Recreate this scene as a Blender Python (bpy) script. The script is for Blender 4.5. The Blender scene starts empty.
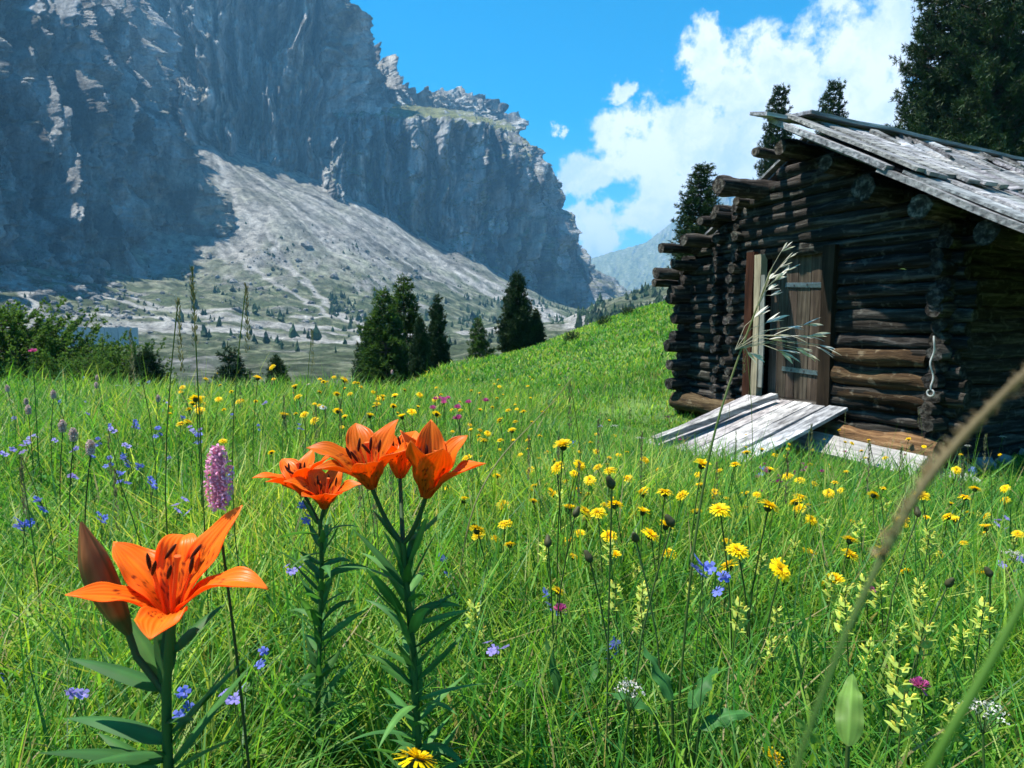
import bpy, math, random
import numpy as np
from mathutils import Vector, Matrix

random.seed(7)
rng = np.random.default_rng(11)
PI = math.pi
scene = bpy.context.scene
COL = scene.collection

# ------------------------------------------------------------------ camera model
F = 640.0
PITCH = math.radians(5.3)
CP, SP = math.cos(PITCH), math.sin(PITCH)

def ray(u, v):
    dx = (u - 512.0) / F
    dy = (384.0 - v) / F
    return np.array([dx, CP + dy * SP, -SP + dy * CP])

def at(u, v, Y):
    d = ray(u, v)
    return d * (Y / d[1])

# ------------------------------------------------------------------ noise
_perm = np.random.default_rng(3).permutation(256).astype(np.int64)
_perm = np.concatenate([_perm, _perm, _perm])
_g = np.random.default_rng(4).normal(size=(256, 3))
_g /= np.linalg.norm(_g, axis=1)[:, None]

def perlin(x, y, z=0.0):
    x, y, z = np.broadcast_arrays(np.asarray(x, float), np.asarray(y, float), np.asarray(z, float))
    xi, yi, zi = np.floor(x).astype(np.int64), np.floor(y).astype(np.int64), np.floor(z).astype(np.int64)
    xf, yf, zf = x - xi, y - yi, z - zi
    fade = lambda t: t * t * t * (t * (t * 6 - 15) + 10)
    u, v, w = fade(xf), fade(yf), fade(zf)
    out = 0
    for i in (0, 1):
        for j in (0, 1):
            for k in (0, 1):
                h = _perm[_perm[_perm[(xi + i) & 255] + ((yi + j) & 255)] + ((zi + k) & 255)]
                gr = _g[h]
                dot = gr[..., 0] * (xf - i) + gr[..., 1] * (yf - j) + gr[..., 2] * (zf - k)
                out = out + dot * (u if i else 1 - u) * (v if j else 1 - v) * (w if k else 1 - w)
    return out * 1.6

def fbm(x, y, z=0.0, o=4, g=0.5):
    a, s, out = 1.0, 1.0, 0
    for i in range(o):
        out = out + a * perlin(np.asarray(x) * s + 17.3 * i, np.asarray(y) * s - 9.1 * i, np.asarray(z) * s + 3.7 * i)
        a *= g; s *= 2.03
    return out

def ridged(x, y, z=0.0, o=3, g=0.5):
    a, s, out = 1.0, 1.0, 0
    for i in range(o):
        out = out + a * (1 - 2 * np.abs(perlin(np.asarray(x) * s + 31.7 * i, np.asarray(y) * s + 5.3 * i, np.asarray(z) * s)))
        a *= g; s *= 2.1
    return out

def sstep(a, b, x):
    t = np.clip((np.asarray(x, float) - a) / (b - a), 0, 1)
    return t * t * (3 - 2 * t)

# ------------------------------------------------------------------ thin-plate heights
class TPS:
    def __init__(self, pts, smooth=0.0, scale=1.0):
        P = np.array(pts, float)
        self.s = scale
        self.x = P[:, :2] / scale
        n = len(P)
        r = np.linalg.norm(self.x[:, None] - self.x[None], axis=2)
        K = self.k(r) + smooth * np.eye(n)
        A = np.zeros((n + 3, n + 3))
        A[:n, :n] = K
        A[:n, n] = 1; A[n, :n] = 1
        A[:n, n + 1:] = self.x; A[n + 1:, :n] = self.x.T
        b = np.zeros(n + 3); b[:n] = P[:, 2]
        self.w = np.linalg.solve(A, b)
    def k(self, r):
        return np.where(r > 1e-9, r * r * np.log(np.maximum(r, 1e-9)), 0)
    def __call__(self, X, Y):
        X, Y = np.asarray(X, float) / self.s, np.asarray(Y, float) / self.s
        n = len(self.x)
        out = self.w[n] + self.w[n + 1] * X + self.w[n + 2] * Y
        for i in range(n):
            r2 = (X - self.x[i, 0]) ** 2 + (Y - self.x[i, 1]) ** 2
            out = out + self.w[i] * np.where(r2 > 1e-18, 0.5 * r2 * np.log(np.maximum(r2, 1e-18)), 0)
        return out

near_pts = [(0, 0, -.86), (-1, 1, -.86), (1, 1, -.88), (0, -3, -.8), (-3, 0, -.8), (3, 0, -1.0), (0, 2.5, -.90), (0, 5, -1.0),
            (5, -8, -1.0), (-6, -8, -.6), (12, 0, -1.0), (-14, 0, -1.0),
            (3.94, 5.82, -1.36), (2.44, 8.79, -1.2), (1.6, 6.6, -1.40), (2.6, 4.2, -1.25), (5.5, 4.5, -1.35), (8, 8, -1.0), (6, 11, -.6), (3.5, 11, -.75), (9.5, 14, .2)]
for az in (-.85, -.6, -.4, -.25):
    near_pts += [(az * 7.5, 7.5, -1.0), (az * 4, 4, -.92), (az * 10, 10, -1.3), (az * 15, 15, -2.7), (az * 25, 25, -6.0), (az * 40, 40, -12.0)]
def npix(u, v, Y):
    p = at(u, v, Y); return (p[0], p[1], p[2])
near_pts += [npix(683, 302, 24), npix(683, 345, 15), npix(668, 385, 11), npix(620, 320, 24), npix(620, 362, 14), npix(580, 400, 10.5),
             npix(540, 347, 24), npix(540, 385, 14), npix(500, 362, 25), npix(448, 378, 26), npix(448, 397, 14), npix(470, 410, 10), npix(395, 395, 24), npix(380, 404, 14),
             (8.5, 34, 1.0), (4, 34, -.4), (0, 36, -3), (-5, 36, -6), (14, 34, 2.6), (25, 34, 4.5), (25, 20, 2.2), (12, 24, 1.6),
             (8, 48, -1.5), (16, 48, 1), (2, 48, -5), (-5, 50, -9), (30, 50, 6), (-40, 10, -6), (-45, 45, -13)]
near_h = TPS(near_pts, 0.02, 10.0)

far_pts = []
def fpix(u, v, Y):
    p = at(u, v, Y); far_pts.append((p[0], p[1], p[2]))
for q in [(-250, 262, 430), (-120, 255, 540), (0, 246, 660), (60, 262, 720), (150, 278, 800), (215, 240, 900), (224, 235, 912),
          (211, 147, 1150), (250, 168, 1165), (300, 187, 1190), (345, 193, 1215), (400, 228, 1235), (440, 252, 1250), (474, 257, 1262), (515, 284, 1320), (560, 306, 1430), (610, 312, 1700), (650, 318, 2100),
          (100, 300, 600), (200, 302, 650), (300, 320, 650), (400, 326, 700), (500, 328, 800), (590, 328, 950),
          (260, 220, 950), (330, 252, 950), (400, 285, 960), (235, 232, 930), (450, 300, 1000), (520, 314, 1050),
          (20, 285, 560), (-150, 300, 420),
          (50, 345, 380), (150, 346, 380), (300, 350, 400), (400, 345, 500), (500, 338, 650), (600, 332, 1000), (640, 326, 2500)]:
    fpix(*q)
far_pts += [(-60, 100, -15), (0, 100, -15), (-140, 140, -14), (-30, 200, -16), (60, 160, -8), (-200, 200, -10), (130, 120, 12), (220, 300, 40), (200, 600, 60), (330, 900, 130), (-200, 30, -12), (-30, 60, -14), (30, 60, -3), (60, 30, 8),
            (0, -100, 0), (-150, -100, 0), (150, -100, 20), (0, -600, 10), (-700, -300, 60), (700, -300, 120), (700, 700, 250), (-900, 500, 200), (-700, 1500, 450), (-200, 1900, 430), (500, 3000, 80), (900, 2000, 300), (1200, 3500, 260), (300, 4500, 20), (2500, 4500, 200), (-1500, 4000, 400), (-2000, -2000, 200), (2000, -2000, 200), (0, 7000, 100), (3000, 7000, 200)]
far_h = TPS(far_pts, 0.02, 400.0)

def ground(X, Y, detail=True):
    X, Y = np.asarray(X, float), np.asarray(Y, float)
    r = np.hypot(X, Y)
    w = sstep(38, 75, r)
    cl = np.minimum(1, 60 / np.maximum(r, 1e-6))
    hn = near_h(X * cl, Y * cl)
    hf = far_h(X, Y)
    h = hn * (1 - w) + hf * w
    if detail:
        h = h + .03 * fbm(X * 1.1, Y * 1.1, 0, 3) * sstep(0.8, 3, r) * (1 - w)
        h = h + w * (sstep(60, 500, r) * (fbm(X / 60, Y / 60, 0, 5, .55) * 5.0 + ridged(X / 130, Y / 200, 2, 3) * 3.0 * sstep(400, 700, r)))
    return h

def gz(x, y):
    return float(ground(np.array([x]), np.array([y]))[0])

def on_meadow(u, v, h=0.0, y0=.3, y1=60.0, n=600):
    """first point of the view ray that is h above the ground"""
    d = ray(u, v)
    Ys = np.geomspace(y0, y1, n)
    P = d[None] * (Ys / d[1])[:, None]
    g = ground(P[:, 0], P[:, 1]) + h
    k = np.where(P[:, 2] <= g)[0]
    i = k[0] if len(k) else n - 1
    return P[i]

# ------------------------------------------------------------------ mesh building
class MB:
    def __init__(self):
        self.V, self.C, self.Q, self.T, self.qm, self.tm, self.n = [], [], [], [], [], [], 0
    def add(self, V, quads=None, tris=None, col=(1, 1, 1), m=0):
        V = np.asarray(V, float).reshape(-1, 3)
        c = np.asarray(col, float)
        if c.ndim == 1: c = np.tile(c, (len(V), 1))
        self.V.append(V); self.C.append(c)
        if quads is not None and len(quads):
            q = np.asarray(quads, np.int64).reshape(-1, 4) + self.n
            self.Q.append(q); self.qm.append(np.full(len(q), m))
        if tris is not None and len(tris):
            t = np.asarray(tris, np.int64).reshape(-1, 3) + self.n
            self.T.append(t); self.tm.append(np.full(len(t), m))
        self.n += len(V)
        return self
    def grid(self, P, col=(1, 1, 1), m=0, closed=False):
        """P (rows, cols, 3) -> quads"""
        R, K = P.shape[:2]
        idx = np.arange(R * K).reshape(R, K)
        if closed: idx = np.concatenate([idx, idx[:, :1]], 1)
        q = np.stack([idx[:-1, :-1], idx[:-1, 1:], idx[1:, 1:], idx[1:, :-1]], -1).reshape(-1, 4)
        c = np.asarray(col, float)
        if c.ndim == 3: c = c.reshape(-1, 3)
        return self.add(P.reshape(-1, 3), q, None, c, m)
    def tube(self, pts, rad, sides=8, col=(1, 1, 1), m=0, caps=True, jitter=0.0, seed=0):
        pts = np.asarray(pts, float)
        rad = np.broadcast_to(np.asarray(rad, float), (len(pts),))
        tan = np.gradient(pts, axis=0)
        tan /= np.maximum(np.linalg.norm(tan, axis=1)[:, None], 1e-9)
        ref = np.array([0, 0, 1.0]) if abs(tan[0][2]) < .9 else np.array([1.0, 0, 0])
        rows = []
        a = np.arange(sides) * 2 * PI / sides
        for i, p in enumerate(pts):
            s = np.cross(tan[i], ref); s /= np.linalg.norm(s)
            ref2 = np.cross(s, tan[i]); 
            rr = rad[i]
            if jitter:
                j = 1 + jitter * fbm(np.cos(a) * 1.2 + seed * 7.7, np.sin(a) * 1.2, np.linalg.norm(p - pts[0]) * 2.2 + seed, 3)
                rr = rad[i] * j
            rows.append(p + (np.cos(a) * rr)[:, None] * s + (np.sin(a) * rr)[:, None] * ref2)
            ref = ref2
        P = np.array(rows)
        c = np.asarray(col, float)
        if c.ndim == 2: c = np.repeat(c[:, None], sides, 1)
        self.grid(P, c, m, True)
        if caps:
            for e, p, r_ in ((0, pts[0], P[0]), (-1, pts[-1], P[-1])):
                cc = c if c.ndim == 1 else c[e, 0]
                V = np.concatenate([[p], r_])
                k = np.arange(sides)
                t = np.stack([np.zeros(sides, int), k + 1, (k + 1) % sides + 1], -1)
                if e == 0: t = t[:, ::-1]
                self.add(V, None, t, cc, m)
        return self
    def box(self, M, size, col=(1, 1, 1), m=0, rough=0.0):
        sx, sy, sz = [s / 2 for s in size]
        V = np.array([(x, y, z) for x in (-sx, sx) for y in (-sy, sy) for z in (-sz, sz)], float)
        if rough: V += rng.normal(size=V.shape) * rough
        M = np.array(M)
        V = V @ M[:3, :3].T + M[:3, 3]
        q = [(0, 1, 3, 2), (4, 6, 7, 5), (0, 4, 5, 1), (2, 3, 7, 6), (0, 2, 6, 4), (1, 5, 7, 3)]
        return self.add(V, q, None, col, m)
    def plank(self, p0, p1, side, up, w, t, col, m=0, segs=8, wob=0.006, seed=0.0):
        """a board from p0 to p1 with slightly wavy edges"""
        p0, p1, side, up = [np.asarray(v, float) for v in (p0, p1, side, up)]
        s = np.linspace(0, 1, segs + 1)
        L = np.linalg.norm(p1 - p0)
        c = p0 + (p1 - p0) * s[:, None]
        n1 = fbm(s * L * 1.3 + seed * 13.1, seed * 3.3, 0, 2) * wob
        n2 = fbm(s * L * 1.3 + seed * 5.1, seed * 9.3 + 4, 0, 2) * wob
        n3 = fbm(s * L * .9 + seed * 2.1, seed * 1.3 + 8, 0, 2) * wob
        rows = []
        for k in range(len(s)):
            cc = c[k] + up * n3[k]
            hw0, hw1 = w / 2 + n1[k], w / 2 + n2[k]
            rows.append([cc - side * hw0 - up * t / 2, cc + side * hw1 - up * t / 2, cc + side * hw1 + up * t / 2, cc - side * hw0 + up * t / 2])
        P = np.array(rows)
        self.grid(P, col, m, True)
        self.add(P[0], [(0, 1, 2, 3)], None, col, m)
        self.add(P[-1], [(3, 2, 1, 0)], None, col, m)
        return self
    def data(self, name, mats, smooth=True):
        V = np.concatenate(self.V) if self.V else np.zeros((0, 3))
        C = np.concatenate(self.C)
        Q = np.concatenate(self.Q) if self.Q else np.zeros((0, 4), np.int64)
        T = np.concatenate(self.T) if self.T else np.zeros((0, 3), np.int64)
        me = bpy.data.meshes.new(name)
        me.vertices.add(len(V)); me.vertices.foreach_set('co', V.astype(np.float32).ravel())
        me.loops.add(Q.size + T.size)
        me.loops.foreach_set('vertex_index', np.concatenate([Q.ravel(), T.ravel()]).astype(np.int32))
        me.polygons.add(len(Q) + len(T))
        ls = np.concatenate([np.arange(len(Q)) * 4, Q.size + np.arange(len(T)) * 3]).astype(np.int32)
        me.polygons.foreach_set('loop_start', ls)
        mi = np.concatenate((self.qm if self.qm else [np.zeros(0)]) + (self.tm if self.tm else [np.zeros(0)])).astype(np.int32)
        me.polygons.foreach_set('material_index', mi)
        me.polygons.foreach_set('use_smooth', np.full(len(Q) + len(T), bool(smooth)))
        for m in (mats if isinstance(mats, (list, tuple)) else [mats]): me.materials.append(m)
        at_ = me.color_attributes.new('col', 'FLOAT_COLOR', 'POINT')
        at_.data.foreach_set('color', np.concatenate([C, np.ones((len(C), 1))], 1).astype(np.float32).ravel())
        me.update(calc_edges=True)
        return me
    def build(self, name, mats, parent=None, smooth=True, loc=None):
        o = bpy.data.objects.new(name, self.data(name, mats, smooth))
        COL.objects.link(o)
        if parent is not None: o.parent = parent
        if loc is not None: o.location = loc
        return o

def tag(o, label=None, cat=None, group=None, kind=None):
    if label: o['label'] = label
    if cat: o['category'] = cat
    if group: o['group'] = group
    if kind: o['kind'] = kind
    return o

def thing(name, label, cat, loc=(0, 0, 0), rz=0.0, group=None):
    o = bpy.data.objects.new(name, None); COL.objects.link(o)
    o.empty_display_size = .1
    o.location = loc; o.rotation_euler = (0, 0, rz)
    return tag(o, label, cat, group)

def dup(root, loc, rz=0.0, scale=1.0, label=None, group=None, tilt=(0, 0)):
    r = root.copy(); COL.objects.link(r)
    r.location = loc; r.rotation_euler = (tilt[0], tilt[1], rz)
    r.scale = (scale,) * 3 if not isinstance(scale, tuple) else scale
    if label: r['label'] = label
    if group: r['group'] = group
    for ch in root.children:
        c = ch.copy(); COL.objects.link(c); c.parent = r
        for g in ch.children:
            d = g.copy(); COL.objects.link(d); d.parent = c
    return r

# ------------------------------------------------------------------ materials
def new_mat(name):
    m = bpy.data.materials.new(name); m.use_nodes = True
    nt = m.node_tree; nt.nodes.clear()
    return m, nt
def N(nt, t, **kw):
    n = nt.nodes.new(t)
    for k, v in kw.items():
        if k in n.inputs: n.inputs[k].default_value = v
        else: setattr(n, k, v)
    return n
def L(nt, a, b): nt.links.new(a, b)
def mix_rgb(nt, fac, a, b, mode='MIX'):
    n = nt.nodes.new('ShaderNodeMix'); n.data_type = 'RGBA'; n.blend_type = mode
    for sock, val in ((n.inputs['Factor'], fac), (n.inputs[6], a), (n.inputs[7], b)):
        if isinstance(val, bpy.types.NodeSocket): nt.links.new(val, sock)
        elif isinstance(val, (int, float)): sock.default_value = val
        else: sock.default_value = (*val[:3], 1)
    return n.outputs[2]
def ramp(nt, fac, stops):
    r = nt.nodes.new('ShaderNodeValToRGB'); nt.links.new(fac, r.inputs[0])
    e = r.color_ramp.elements
    while len(e) < len(stops): e.new(.5)
    for q, (p, c) in zip(e, stops):
        q.position = p; q.color = (*((c,) * 3 if isinstance(c, (int, float)) else c), 1)
    return r.outputs[0]
def noise(nt, vec, scale, detail=4, rough=.55, stretch=None):
    if stretch is not None:
        mp = nt.nodes.new('ShaderNodeMapping'); mp.inputs['Scale'].default_value = stretch
        nt.links.new(vec, mp.inputs[0]); vec = mp.outputs[0]
    n = N(nt, 'ShaderNodeTexNoise', Scale=scale, Detail=detail, Roughness=rough)
    nt.links.new(vec, n.inputs['Vector'])
    return n.outputs['Fac']
def bump(nt, h, strength, dist):
    b = N(nt, 'ShaderNodeBump', Strength=strength, Distance=dist); nt.links.new(h, b.inputs['Height'])
    return b.outputs[0]

def leaf_mat(name, trans=.4, rough=.5, spec=.3, tint=(1, 1, 1), var=.25, hue=None):
    """pigment from the mesh's colour attribute, thin translucent tissue"""
    m, nt = new_mat(name)
    a = N(nt, 'ShaderNodeAttribute', attribute_name='col')
    g = N(nt, 'ShaderNodeNewGeometry')
    oi = N(nt, 'ShaderNodeObjectInfo')
    n = noise(nt, g.outputs['Position'], 9.0, 3)
    f = N(nt, 'ShaderNodeMapRange'); L(nt, n, f.inputs[0]); f.inputs[3].default_value = 1 - var; f.inputs[4].default_value = 1 + var
    f2 = N(nt, 'ShaderNodeMapRange'); L(nt, oi.outputs['Random'], f2.inputs[0]); f2.inputs[3].default_value = .85; f2.inputs[4].default_value = 1.15
    mm = N(nt, 'ShaderNodeMath', operation='MULTIPLY'); L(nt, f.outputs[0], mm.inputs[0]); L(nt, f2.outputs[0], mm.inputs[1])
    vs = N(nt, 'ShaderNodeVectorMath', operation='SCALE'); L(nt, a.outputs['Color'], vs.inputs[0]); L(nt, mm.outputs[0], vs.inputs['Scale'])
    p = N(nt, 'ShaderNodeBsdfPrincipled', Roughness=rough)
    p.inputs['Specular IOR Level'].default_value = spec
    L(nt, vs.outputs[0], p.inputs['Base Color'])
    t = N(nt, 'ShaderNodeBsdfTranslucent')
    tc = mix_rgb(nt, 1.0, vs.outputs[0], tint, 'MULTIPLY'); L(nt, tc, t.inputs['Color'])
    mx = N(nt, 'ShaderNodeMixShader', Fac=trans)
    L(nt, p.outputs[0], mx.inputs[1]); L(nt, t.outputs[0], mx.inputs[2])
    o = N(nt, 'ShaderNodeOutputMaterial'); L(nt, mx.outputs[0], o.inputs[0])
    return m

def wood_mat(name, ca, cb, cc, axis='X', scale=1.0, rough=.85, bumpd=.01, lichen=None):
    """weathered wood, grain stretched along the local axis carried by the mesh (object coordinates)"""
    m, nt = new_mat(name)
    tc = N(nt, 'ShaderNodeTexCoord'); a = N(nt, 'ShaderNodeAttribute', attribute_name='col')
    st = {'X': (1.2, 22, 22), 'Y': (22, 1.2, 22), 'Z': (22, 22, 1.2)}[axis]
    gr = noise(nt, tc.outputs['Object'], scale, 6, .65, st)
    big = noise(nt, tc.outputs['Object'], 2.2 * scale, 4)
    c = ramp(nt, gr, [(.28, ca), (.5, cb), (.72, cc)])
    c = mix_rgb(nt, 1.0, c, a.outputs['Color'], 'MULTIPLY')
    c2 = ramp(nt, big, [(.3, .62), (.7, 1.2)])
    c = mix_rgb(nt, 1.0, c, c2, 'MULTIPLY')
    if lichen:
        ln = noise(nt, tc.outputs['Object'], 11 * scale, 5)
        lm = ramp(nt, ln, [(.58, 0.0), (.66, 1.0)])
        mu = N(nt, 'ShaderNodeMath', operation='MULTIPLY'); L(nt, lm, mu.inputs[0]); mu.inputs[1].default_value = .25
        c = mix_rgb(nt, mu.outputs[0], c, lichen)
    p = N(nt, 'ShaderNodeBsdfPrincipled', Roughness=rough); p.inputs['Specular IOR Level'].default_value = .12
    L(nt, c, p.inputs['Base Color'])
    L(nt, bump(nt, gr, 1.0, bumpd * 1.6), p.inputs['Normal'])
    o = N(nt, 'ShaderNodeOutputMaterial'); L(nt, p.outputs[0], o.inputs[0])
    return m

def rock_mat(name, base, scale=1.0):
    m, nt = new_mat(name)
    a = N(nt, 'ShaderNodeAttribute', attribute_name='col')
    g = N(nt, 'ShaderNodeNewGeometry')
    n1 = noise(nt, g.outputs['Position'], .035 * scale, 8, .68)
    n2 = noise(nt, g.outputs['Position'], .05 * scale, 7, .65, (1, 1, .16))
    n3 = noise(nt, g.outputs['Position'], .25 * scale, 6, .7)
    c = mix_rgb(nt, 1.0, a.outputs['Color'], ramp(nt, n2, [(.3, .38), (.5, 1.0), (.7, 1.5)]), 'MULTIPLY')
    c = mix_rgb(nt, 1.0, c, ramp(nt, n1, [(.3, .6), (.7, 1.35)]), 'MULTIPLY')
    c = mix_rgb(nt, 1.0, c, ramp(nt, n3, [(.3, .65), (.7, 1.3)]), 'MULTIPLY')
    p = N(nt, 'ShaderNodeBsdfPrincipled', Roughness=.95); p.inputs['Specular IOR Level'].default_value = .1
    L(nt, c, p.inputs['Base Color'])
    ad = N(nt, 'ShaderNodeMath', operation='ADD'); L(nt, n2, ad.inputs[0]); L(nt, n3, ad.inputs[1])
    L(nt, bump(nt, ad.outputs[0], 1.0, 9.0 / scale), p.inputs['Normal'])
    o = N(nt, 'ShaderNodeOutputMaterial'); L(nt, p.outputs[0], o.inputs[0])
    return m

def plain_mat(name, rough=.7, var=.2, scale=30, metal=0.0, spec=.3):
    m, nt = new_mat(name)
    a = N(nt, 'ShaderNodeAttribute', attribute_name='col')
    tc = N(nt, 'ShaderNodeTexCoord')
    n = noise(nt, tc.outputs['Object'], scale, 4)
    c = mix_rgb(nt, 1.0, a.outputs['Color'], ramp(nt, n, [(.3, 1 - var), (.7, 1 + var)]), 'MULTIPLY')
    p = N(nt, 'ShaderNodeBsdfPrincipled', Roughness=rough, Metallic=metal); p.inputs['Specular IOR Level'].default_value = spec
    L(nt, c, p.inputs['Base Color'])
    L(nt, bump(nt, n, .3, .3 / scale), p.inputs['Normal'])
    o = N(nt, 'ShaderNodeOutputMaterial'); L(nt, p.outputs[0], o.inputs[0])
    return m

M_GRASS = leaf_mat('grass_blades', .50, .5, .3, (1.2, 1.2, .7))
M_LEAF = leaf_mat('plant_leaves', .34, .52, .2, (1.1, 1.2, .6))
M_PETAL = leaf_mat('flower_petals', .38, .55, .2, (1.1, 1, .9), .12)
M_LILY = leaf_mat('lily_petals', .54, .36, .28, (1.05, 1.05, .8), .16)
M_NEEDLE = leaf_mat('conifer_needles', .12, .6, .2, (1, 1, .8), .35)
M_ROCK = rock_mat('dolomite_rock', None)
M_SCREE = rock_mat('valley_ground', None, 2.0)
M_BARK = plain_mat('bark', .95, .4, 9)
M_STONE = plain_mat('field_stone', .95, .4, 6)
M_METAL = plain_mat('iron', .5, .25, 30, .7)
M_DRY = leaf_mat('dry_grass', .35, .6, .2, (1, 1, .9), .15)
M_SOIL = plain_mat('meadow_soil', .95, .35, 14)
M_FOL = leaf_mat('soft_foliage', .45, .6, .2, (1.1, 1.1, .7), .3)
# ================================================================== camera, sun, sky, haze
cam_d = bpy.data.cameras.new('camera'); cam = bpy.data.objects.new('camera', cam_d); COL.objects.link(cam)
cam.location = (0, 0, 0); cam.rotation_euler = (PI / 2 - PITCH, 0, 0)
cam_d.sensor_width = 36; cam_d.lens = 22.5; cam_d.clip_start = .02; cam_d.clip_end = 30000
cam_d.dof.use_dof = True; cam_d.dof.focus_distance = 1.05; cam_d.dof.aperture_fstop = 18
scene.camera = cam

SUN_EL = math.radians(67)
sh = np.array([-.99, .13]); sh /= np.linalg.norm(sh)
SUN = np.array([sh[0] * math.cos(SUN_EL), sh[1] * math.cos(SUN_EL), math.sin(SUN_EL)])
sd = bpy.data.lights.new('sun', 'SUN'); sd.energy = 5.0; sd.angle = math.radians(.53); sd.color = (1, .95, .86)
so = bpy.data.objects.new('sun', sd); COL.objects.link(so)
so.rotation_euler = Vector(SUN).to_track_quat('Z', 'Y').to_euler()
so.location = (0, 0, 300)

world = bpy.data.worlds.new('World'); scene.world = world; world.use_nodes = True
nt = world.node_tree; nt.nodes.clear()
sky = N(nt, 'ShaderNodeTexSky', sky_type='NISHITA', sun_disc=False)
sky.sun_elevation = SUN_EL; sky.sun_rotation = math.atan2(SUN[0], SUN[1])
sky.altitude = 2000; sky.air_density = 1.0; sky.dust_density = .3; sky.ozone_density = 2.2
hs = N(nt, 'ShaderNodeHueSaturation', Saturation=1.5, Hue=.482, Value=1.0); L(nt, sky.outputs[0], hs.inputs['Color'])
tc = N(nt, 'ShaderNodeTexCoord')
nrm = N(nt, 'ShaderNodeVectorMath', operation='NORMALIZE'); L(nt, tc.outputs['Generated'], nrm.inputs[0])
blobs = [(600, 235, 34), (585, 180, 26), (625, 155, 36), (660, 190, 44), (690, 140, 48), (730, 95, 55), (770, 70, 45), (650, 215, 35), (700, 60, 30),
         (800, 80, 50), (850, 60, 48), (900, 30, 50), (950, 10, 70), (860, 110, 60), (790, 130, 60), (740, 160, 60), (700, 200, 45), (1000, 60, 90), (1060, -30, 120),
         (624, 95, 14), (563, 135, 8)]
wn = N(nt, 'ShaderNodeTexNoise', Scale=9.0, Detail=7, Roughness=.62); L(nt, nrm.outputs[0], wn.inputs['Vector'])
ws = N(nt, 'ShaderNodeVectorMath', operation='SUBTRACT'); L(nt, wn.outputs['Color'], ws.inputs[0]); ws.inputs[1].default_value = (.5, .5, .5)
wm = N(nt, 'ShaderNodeVectorMath', operation='MULTIPLY_ADD'); L(nt, ws.outputs[0], wm.inputs[0]); wm.inputs[1].default_value = (.13, .13, .13); L(nt, nrm.outputs[0], wm.inputs[2])
acc = None
for (bu, bv, br) in blobs:
    d = ray(bu, bv); c_ = np.linalg.norm(d); d /= c_
    ang = br / (F * c_)
    dp = N(nt, 'ShaderNodeVectorMath', operation='DISTANCE'); L(nt, wm.outputs[0], dp.inputs[0]); dp.inputs[1].default_value = d
    mr = N(nt, 'ShaderNodeMapRange', interpolation_type='SMOOTHSTEP'); L(nt, dp.outputs['Value'], mr.inputs[0])
    mr.inputs[1].default_value = 0; mr.inputs[2].default_value = ang * 1.75; mr.inputs[3].default_value = 1; mr.inputs[4].default_value = 0
    if acc is None: acc = mr.outputs[0]
    else:
        mx = N(nt, 'ShaderNodeMath', operation='MAXIMUM'); L(nt, acc, mx.inputs[0]); L(nt, mr.outputs[0], mx.inputs[1]); acc = mx.outputs[0]
cn = noise(nt, nrm.outputs[0], 17.0, 10, .64)
cn2 = noise(nt, wm.outputs[0], 11.0, 7, .6)
ad = N(nt, 'ShaderNodeMath', operation='MULTIPLY_ADD'); L(nt, cn, ad.inputs[0]); ad.inputs[1].default_value = 2.2; L(nt, acc, ad.inputs[2])
sub = N(nt, 'ShaderNodeMath', operation='SUBTRACT'); L(nt, ad.outputs[0], sub.inputs[0]); sub.inputs[1].default_value = .97
cm = N(nt, 'ShaderNodeMapRange', interpolation_type='SMOOTHSTEP'); L(nt, sub.outputs[0], cm.inputs[0])
cm.inputs[1].default_value = .36; cm.inputs[2].default_value = .80; cm.inputs[3].default_value = 0; cm.inputs[4].default_value = .97
gate = N(nt, 'ShaderNodeMapRange'); L(nt, acc, gate.inputs[0]); gate.inputs[1].default_value = .02; gate.inputs[2].default_value = .25
cf = N(nt, 'ShaderNodeMath', operation='MULTIPLY'); L(nt, cm.outputs[0], cf.inputs[0]); L(nt, gate.outputs[0], cf.inputs[1])
ccol = ramp(nt, cn2, [(.36, (3.0, 3.9, 5.0)), (.58, (4.9, 5.3, 5.7))])
skyc = mix_rgb(nt, cf.outputs[0], hs.outputs[0], ccol)
bg = N(nt, 'ShaderNodeBackground', Strength=.12); L(nt, skyc, bg.inputs[0])
wo = N(nt, 'ShaderNodeOutputWorld'); L(nt, bg.outputs[0], wo.inputs[0])
world.cycles.sampling_method = 'MANUAL'; world.cycles.sample_map_resolution = 1024

vs_ = scene.view_settings
scene.display_settings.display_device = 'sRGB'
vs_.view_transform = 'Standard'; vs_.look = 'None'; vs_.exposure = 1.06; vs_.gamma = 1.0; vs_.use_curve_mapping = False
cy = scene.cycles
cy.use_denoising = True; cy.denoiser = 'OPENIMAGEDENOISE'; cy.denoising_input_passes = 'RGB_ALBEDO_NORMAL'
cy.max_bounces = 6; cy.diffuse_bounces = 3; cy.glossy_bounces = 2; cy.transmission_bounces = 4; cy.volume_bounces = 0; cy.transparent_max_bounces = 8
cy.caustics_reflective = False; cy.caustics_refractive = False
cy.use_adaptive_sampling = True; cy.adaptive_threshold = .015

# ================================================================== ground: one sheet, polar and fine towards the view
azi = np.concatenate([np.linspace(-62, 62, 1100)[:-1], np.linspace(62, 298, 90)[:-1]])
azr = np.radians(azi)
rad = np.concatenate([np.geomspace(.15, 60, 240)[:-1], np.geomspace(60, 350, 110)[:-1], np.linspace(350, 2200, 420)[:-1], np.geomspace(2200, 7000, 40)])
RR, AA = np.meshgrid(rad, azr, indexing='ij')
GX, GY = RR * np.sin(AA), RR * np.cos(AA)
GZ = np.concatenate([ground(GX[i:i + 40], GY[i:i + 40]) for i in range(0, len(rad), 40)])
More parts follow.
